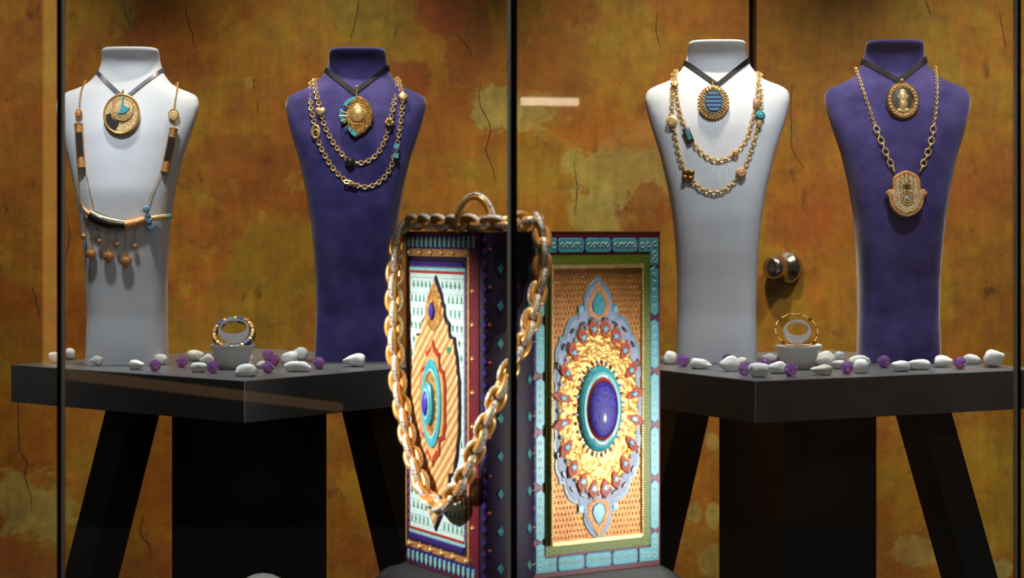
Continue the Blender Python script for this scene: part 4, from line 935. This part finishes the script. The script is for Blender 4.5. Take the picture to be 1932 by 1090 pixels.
# ------------------------------------------------------------------ heavy chain draped over the book
LK = MB(); n, m, r = 22, 12, .0043; hl, hw = .0155, .0113; vs, fs, mi = [], [], []
for i in range(n):
    a = 2*PI*i/n; c, s_ = math.cos(a), math.sin(a); e = .85
    cx, cy = (hl-r)*math.copysign(abs(c)**e, c), (hw-r)*math.copysign(abs(s_)**e, s_); nx, ny = c*(hw-r), s_*(hl-r); L_ = math.hypot(nx, ny); nx /= L_; ny /= L_
    for k in range(m): b_ = 2*PI*k/m; vs.append((cx+nx*r*math.cos(b_), cy+ny*r*math.cos(b_), r*1.05*math.sin(b_)))
for i in range(n):
    for k in range(m):
        fs.append((i*m+k, ((i+1) % n)*m+k, ((i+1) % n)*m+(k+1) % m, i*m+(k+1) % m)); bm_ = 2*PI*(k+.5)/m; mi.append(1 if math.cos(bm_) > .80 else 0)
LK.add(vs, fs, None, mi); link_me = local_mesh(LK, 'chain_link', ['chain_gold', 'chain_enamel'], 180)
CH = [(1012, 413, 1.984), (1023, 450, 1.972), (1023, 500, 1.970), (1016, 545, 1.968), (1002, 605, 1.956), (984, 650, 1.945), (960, 700, 1.938), (936, 752, 1.934), (910, 815, 1.934), (888, 870, 1.944), (862, 922, 1.968), (830, 955, 1.998),
      (800, 925, 2.034), (782, 872, 2.056), (768, 820, 2.074), (757, 760, 2.088), (748, 700, 2.096), (743, 620, 2.100), (744, 540, 2.102), (749, 475, 2.106), (762, 428, 2.106), (785, 418, 2.085), (815, 419, 2.050), (850, 420, 2.018), (890, 420, 1.985), (920, 421, 1.968), (955, 420, 1.964), (985, 417, 1.972)]
chain = thing('link_chain', 'heavy gold chain with enamelled links draped over the open book', 'chain', px(830, 955, 1.998))
Q = smooth_path([px(*c) for c in CH], .0155, True); n = len(Q)
if n % 2: Q = smooth_path([px(*c) for c in CH], .0155*n/(n+1), True); n = len(Q)
for i in range(n):
    a, c = Q[i], Q[(i+1) % n]; t_ = (c-a).normalized(); e = Vector((0, -1, 0)) if abs(t_.y) < .8 else Vector((0, 0, 1))
    if abs(t_.z) < .6 and a.z > ZB+BK: e = Vector((-.5, -.6, .6)).normalized()
    e = (e-t_*e.dot(t_)).normalized(); f = e.cross(t_)
    ang = (.25 if i % 2 else .25+PI/2)+.15*math.sin(i*1.7); e2 = e*math.cos(ang)+f*math.sin(ang); f2 = e2.cross(t_)
    inst('link', link_me, chain, basis((a+c)/2, t_, f2, t_.cross(f2)))

# ------------------------------------------------------------------ bowls with bracelets
def bowl(x, yb, wpx, hpx, label, hlabel):
    P = tab(x, yb); k = P.y/FPX; P.y += .018; P.x = (x-CX)/FPX*P.y; R_ = wpx/2*k; H = hpx*k
    t = thing('porcelain_bowl', label, 'bowl', (P.x, P.y, ZT), 'porcelain bowls with bracelets')
    mb = MB(Matrix.Translation((P.x, P.y, ZT))); mb.lathe([(R_*.55, 0), (R_*.60, .002), (R_*.78, H*.45), (R_*.95, H*.88), (R_, H*.97), (R_*.99, H), (R_*.93, H*.985), (R_*.88, H*.86), (R_*.70, H*.45), (R_*.5, H*.30), (R_*.1, H*.28)], 48); mb.build('bowl_body', 'porcelain', t, smooth=50)
    z0 = ZT+H*.29
    return t, P, R_, H, z0, k
def holder(t, P, z0, k, cx_px, cy_px, ox, oy, ix, iy, dy):
    # an upright white loop, thin above and thick below, on a short stem
    c = px(cx_px, cy_px, P.y); M = Matrix.Translation(c) @ Matrix.Rotation(PI/2-.12, 4, 'X')
    mb = MB(M); mb.frame(ell(ox*k, oy*k, 48), ell(ix*k, iy*k, 48, 0, dy*k), -.010, .008); mb.build('bracelet_rest', 'porcelain', t, smooth=50)
    foot = Vector((c.x, P.y, z0-.001)); topp = Vector((c.x, P.y, c.z-(oy-3)*k)); mb = MB()
    mb.tube([foot, foot.lerp(topp, .4), topp], [.0085, .0056, .0080], 20); mb.build('stem', 'porcelain', t, smooth=60)
def bracelet_axes(P, cx_px, cy_px, tilt): return Matrix.Translation(px(cx_px, cy_px, P.y)) @ Matrix.Rotation(tilt, 4, 'X')
t, P, R_, H, z0, k = bowl(439, 697, 85, 46, 'white porcelain bowl with the purple bracelet rest on the left table', '')
holder(t, P, z0, k, 442, 624, 29, 24, 25, 13, 7)
M = bracelet_axes(P, 441, 629, .80); rr = 36.5*k
t = thing('bracelet', 'gold bracelet with purple enamel blocks hanging on a white rest in the left bowl', 'bracelet', M.translation, 'bracelets on the bowls')
n = 22
for i in range(n):
    a = 2*PI*(i+.5)/n+.0; q = (0, 2, 3, 2, 0, 2, 1, 2, 1, 2, 1)[(i-4) % 11]; mb = MB(M @ Matrix.Translation((rr*math.cos(a), rr*math.sin(a), 0)) @ Matrix.Rotation(a, 4, 'Z'))
    if q in (0, 1): mb.prism(rect(-.0032, -.0062, .0032, .0062), -.0056, .0056, .0008)
    elif q == 2: mb.prism(rect(-.0024, -.0024, .0024, .0024), -.0048, .0048, .0006)
    else: mb.prism(rect(-.0026, -.0044, .0026, .0044), -.0046, .0046, .0008)
    mb.build('block', ('purple_dark', 'gold_dark', 'gold_pale', 'steel_blue')[q], t, smooth=40)
mb = MB(M); mb.torus(rr, .0014, 48, 6); mb.build('band', 'gold_pale', t, smooth=180)
t, P, R_, H, z0, k = bowl(1506, 697, 88, 44, 'white porcelain bowl with the thin gold bracelet rest on the right table', '')
holder(t, P, z0, k, 1504, 625, 25, 22, 20.5, 13, 5)
M = bracelet_axes(P, 1503, 624, .86); rr = 40*k
t = thing('bracelet', 'thin gold bracelet with small knots hanging on a white rest in the right bowl', 'bracelet', M.translation, 'bracelets on the bowls')
mb = MB(M); mb.torus(rr, .0013, 60, 6); mb.build('band', 'gold', t, smooth=180)
for i in range(12):
    a = 2*PI*(i+.5)/12+PI/12*0
    if 8.2 < i+.5 < 9.8: continue
    mb = MB(M @ Matrix.Translation((rr*math.cos(a), rr*math.sin(a), 0)) @ Matrix.Rotation(a, 4, 'Z')); mb.ball((0, 0, 0), (.0028, .0042, .0028), 9, 6); mb.torus(.0026, .0010, 10, 5, 1, 1, Matrix.Rotation(PI/2, 4, 'X')); mb.build('knot', 'gold_dark' if i % 3 == 1 else 'gold', t, smooth=60)
pp = M @ Vector((0, -rr-.001, 0))
mb = MB(Matrix.Translation(pp) @ Matrix.Rotation(PI/2-.3, 4, 'X')); mb.prism(rect(-.0140, -.0045, .0140, .0045), -.001, .002, .0006); mb.frame(rect(-.0140, -.0045, .0140, .0045), rect(-.0124, -.0030, .0124, .0030), .002, .0028); mb.build('plaque', 'gold_grain', t, smooth=0)

# ------------------------------------------------------------------ white pebbles and violet crystals
def pebble(x0, y0, x1, y1, seed, mat, label, back=.0, tilt=0.0, deep=.75, wedge=0.0):
    P = tab((x0+x1)/2, y1-1.5); k = P.y/FPX; a, h = (x1-x0)/2*k, (y1-y0)*k*.98/2; dpt = (x1-x0)/2*k*deep
    cen = Vector((P.x, P.y+dpt*.8+back, ZT+h*.98)); bm = bmesh.new(); bmesh.ops.create_icosphere(bm, subdivisions=3, radius=1)
    R2 = Matrix.Rotation(tilt, 3, 'Y')
    for v in bm.verts:
        c = v.co.copy(); q = 1+.30*mnoise.noise(c*.9+Vector((seed*3.1, seed*1.7, 2)))+.12*mnoise.noise(c*2.1+Vector((seed, 5, seed)))
        s_ = Vector((math.copysign(abs(c.x)**.82, c.x), math.copysign(abs(c.y)**.85, c.y), math.copysign(abs(c.z)**.85, c.z)))*q
        s_ = R2 @ s_; s_.z *= 1+wedge*s_.x; v.co = s_
    lo = [min(v.co[i] for v in bm.verts) for i in range(3)]; hi = [max(v.co[i] for v in bm.verts) for i in range(3)]
    for v in bm.verts:
        u = [(v.co[i]-(lo[i]+hi[i])/2)*2/(hi[i]-lo[i]) for i in range(3)]; v.co = (u[0]*a, u[1]*dpt, max(u[2], -.86)*h+0)
    me = bpy.data.meshes.new('pebble'); bm.to_mesh(me); bm.free(); me.materials.append(MAT[mat]); me.polygons.foreach_set('use_smooth', [True]*len(me.polygons))
    o = bpy.data.objects.new('pebble', me); COL.objects.link(o); o.location = (cen.x, cen.y, ZT+h*.86+.0002); tag(o, label, 'pebble', 'pebbles on the tables'); return o
LP = 'on the left table'; RP = 'on the right table'
PEB = [(90, 664, 112, 687, 1, 'pebble', 'white pebble at the far left corner of the left table', 0, 0, .8, 0),
 (122, 656, 140, 681, 2, 'pebble_grey', 'grey stand-in pebble for the reflection of the far left white one', 0, 0, .8, 0),  # solid copy of the white pebble's ghost in the glass edge
 (167, 671, 193, 692, 3, 'pebble', 'white pointed pebble in front of the dagger necklace bust', 0, .4, .7, .5),
 (242, 679, 270, 699, 4, 'pebble', 'white wedge pebble at the right foot of the dagger necklace bust', 0, 0, .8, -.4),
 (288, 668, 314, 690, 5, 'pebble', 'white pebble behind a violet crystal beside the dagger bust', .004, .5, .6, 0),
 (349, 660, 383, 683, 6, 'pebble_cream', 'cream rounded pebble behind the others left of the purple bracelet bowl', 0, 0, .8, 0),
 (372, 668, 402, 692, 7, 'pebble', 'white slanted pebble touching the left side of the purple bracelet bowl', .012, -.5, .5, .4),
 (357, 684, 392, 704, 8, 'pebble', 'white flat pebble in front of the slanted one left of the bowl', -.004, -.3, .6, 0),
 (441, 686, 484, 712, 9, 'pebble', 'large white pebble at the front corner of the left table', 0, .1, .75, 0),
 (482, 681, 504, 697, 10, 'pebble', 'thin white sliver pebble beside the front corner pebble', .006, -.5, .4, 0),
 (526, 662, 560, 693, 11, 'pebble', 'white rounded pebble standing behind the curved flat one', .006, .3, .6, .3),
 (552, 654, 581, 680, 12, 'pebble', 'white upright pebble rearmost right of the purple bracelet bowl', 0, .3, .7, 0),
 (534, 681, 588, 703, 13, 'pebble', 'long flat curved white pebble near the left table front edge', -.004, 0, .45, 0),
 (645, 666, 688, 694, 14, 'pebble', 'white wedge pebble alone at the foot of the leaf pendant bust', 0, -.2, .6, .5),
 (464, 664, 475, 681, 15, 'pebble', 'tiny white pebble just behind the purple bracelet bowl', .004, 0, .8, 0),
 (1252, 661, 1279, 689, 21, 'pebble', 'white blocky pebble at the left end of the right table', 0, 0, .8, 0),
 (1302, 676, 1345, 698, 22, 'pebble', 'low long white pebble in front of the striped pendant bust', 0, .1, .6, -.4),
 (1357, 670, 1399, 703, 23, 'pebble', 'large slanted white pebble in front of the striped pendant bust', .004, -.5, .6, .3),
 (1393, 675, 1412, 692, 24, 'pebble', 'small white pebble peeking out behind the slanted one', .010, 0, .7, 0),
 (1412, 683, 1451, 714, 25, 'pebble', 'white triangular pebble at the front corner of the right table', 0, .1, .6, 0),
 (1438, 666, 1471, 688, 26, 'pebble', 'white pebble leaning against the gold bracelet bowl at its rear left', .004, -.2, .7, 0),
 (1449, 681, 1488, 707, 27, 'pebble', 'white sloping pebble in front of the gold bracelet bowl', .002, -.4, .6, .3),
 (1532, 661, 1581, 695, 28, 'pebble', 'large white pebble leaning up right of the gold bracelet bowl', .006, -.45, .5, .2),
 (1576, 663, 1596, 682, 29, 'pebble_grey', 'small greyish pebble behind the large leaning one', .006, 0, .8, 0),
 (1528, 687, 1570, 709, 30, 'pebble_cream', 'cream grey pebble under the large leaning one at the table edge', -.006, -.1, .6, .4),
 (1538, 649, 1552, 662, 31, 'pebble', 'tiny white pebble rearmost on the right table', 0, 0, .8, 0),
 (1571, 680, 1598, 698, 32, 'pebble', 'flat white pebble beside the violet crystal near the bust with the hand pendant', .004, 0, .6, 0),
 (1602, 670, 1645, 692, 33, 'pebble', 'wide white pebble touching the foot of the hand pendant bust', .004, 0, .5, 0),
 (1609, 676, 1640, 706, 34, 'pebble', 'tall white pebble leaning on the wide one in front of the dark bust', -.004, .2, .5, 0),
 (1683, 680, 1719, 703, 35, 'pebble', 'white humped pebble right of the hand pendant bust, beside a long flat one', 0, -.2, .6, 0),
 (1713, 678, 1761, 700, 36, 'pebble', 'long flat white pebble near the right table front edge', .003, 0, .5, 0),
 (1764, 670, 1800, 695, 37, 'pebble', 'white egg shaped pebble left of the last crystal', 0, .3, .7, -.3),
 (1817, 668, 1854, 689, 38, 'pebble', 'white tapering pebble behind the last crystal', 0, .25, .6, -.3),
 (1857, 658, 1900, 695, 39, 'pebble', 'big white rounded pebble at the right end of the right table', 0, .1, .75, 0)]
for a in PEB: pebble(*a)
# one larger stone on the deck at the bottom of the picture
bm = bmesh.new(); bmesh.ops.create_icosphere(bm, subdivisions=3, radius=1)
for v in bm.verts:
    c = v.co; q = 1+.16*mnoise.noise(c*1.1+Vector((4, 2, 9))); v.co = (c.x*.036*q+.012*c.z*-.6, c.y*.030*q, max(c.z, -.82)*.0225*q)
me = bpy.data.meshes.new('stone'); bm.to_mesh(me); bm.free(); me.materials.append(MAT['pebble']); me.polygons.foreach_set('use_smooth', [True]*len(me.polygons))
o = bpy.data.objects.new('stone', me); COL.objects.link(o); p = px(492, 1074, 2.34); o.location = (p.x+.006, p.y, .64+.0185); tag(o, 'larger white stone low in front of the left table pedestal', 'stone')

bm = bmesh.new(); bmesh.ops.create_icosphere(bm, subdivisions=2, radius=1); crystal_me = []
for s_ in range(3):
    b2_ = bm.copy()
    for v in b2_.verts: v.co *= 1+.035*mnoise.noise(v.co*3+Vector((s_*5, 1, 2)))
    me = bpy.data.meshes.new('crystal'); b2_.to_mesh(me); b2_.free(); me.materials.append(MAT['amethyst']); crystal_me.append(me)
CRY = [(280, 680, 304, 702, 'violet crystal ball in front of a white pebble by the dagger bust'), (331, 673, 354, 695, 'violet crystal ball left of the cream pebble'),
 (388, 682, 413, 706, 'violet crystal ball at the front left of the purple bracelet bowl'), (399, 664, 418, 686, 'violet crystal ball half hidden behind the purple bracelet bowl'),
 (494, 659, 516, 681, 'violet crystal ball rearmost of the three right of the purple bracelet bowl'), (506, 668, 527, 692, 'violet crystal ball in the middle of the three right of the bowl'),
 (493, 683, 517, 706, 'violet crystal ball frontmost of the three right of the bowl'), (590, 673, 613, 698, 'violet crystal ball at the foot of the leaf pendant bust'),
 (1277, 669, 1302, 694, 'violet crystal ball beside the blocky white pebble'), (1363, 668, 1382, 688, 'violet crystal ball hidden behind the large slanted pebble'),
 (1394, 683, 1416, 711, 'violet crystal ball left of the triangular front corner pebble'), (1433, 677, 1456, 699, 'violet crystal ball behind the triangular front corner pebble'),
 (1466, 667, 1482, 688, 'violet crystal ball against the left of the gold bracelet bowl'), (1480, 684, 1504, 712, 'violet crystal ball in front of the gold bracelet bowl'),
 (1587, 680, 1610, 708, 'violet crystal ball in front of the tall white pebble by the hand pendant bust'), (1656, 670, 1681, 696, 'violet crystal ball at the foot of the hand pendant bust'),
 (1800, 674, 1825, 698, 'violet crystal ball last at the right end of the right table')]
for i, (x0, y0, x1, y1, lab) in enumerate(CRY):
    P = tab((x0+x1)/2, y1-1.5); r = ((x1-x0)+(y1-y0))/4*P.y/FPX; o = bpy.data.objects.new('crystal_ball', crystal_me[i % 3]); COL.objects.link(o)
    o.scale = (r, r, r); o.location = (P.x, P.y+r*.35, ZT+r*.985); o.rotation_euler = (i*1.3, i*.7, i*2.1); tag(o, lab, 'crystal', 'violet crystals on the tables')

# ------------------------------------------------------------------ across the passage, seen only as reflections in the glass
def refl(x, y, depth): v = px(x, y, depth); return Vector((v.x, 2*GY-depth, v.z))     # a point that mirrors to that pixel
p = refl(96, 200, 4.9); zb_ = refl(96, 690, 4.9).z; mb = MB(); mb.box((p.x, p.y, (zb_+1.9)/2), (.034, .03, 1.9-zb_)); mb.build('amber_reflection_bar', 'glow_amber', label='upright glowing bar added to mirror as an amber streak in the glass', cat='lamp')  # added glowing bar, only makes the upright amber reflection
a, c = refl(120, 705, 4.9), refl(640, 768, 3.85)
mb = MB(); mb.tube([a, c], [.015, .010], 8); mb.build('dim_reflection_bar', 'glow_amber_dim', label='low dim glowing bar added to mirror as a slanting streak in the glass', cat='lamp')  # added glowing bar, only makes the dim slanting reflection
a, c = refl(982, 191, 6.0), refl(1092, 192.5, 6.0); mb = MB(); mb.tube([a, c], .013, 12); mb.build('ceiling_tube_lamp', 'lamp_white', label='short white tube lamp across the passage', cat='lamp')
mb = MB(); mb.box((0, -4.2, 1.5), (9, .1, 3.2)); mb.build('wall_front', 'brown_panel', kind='structure')
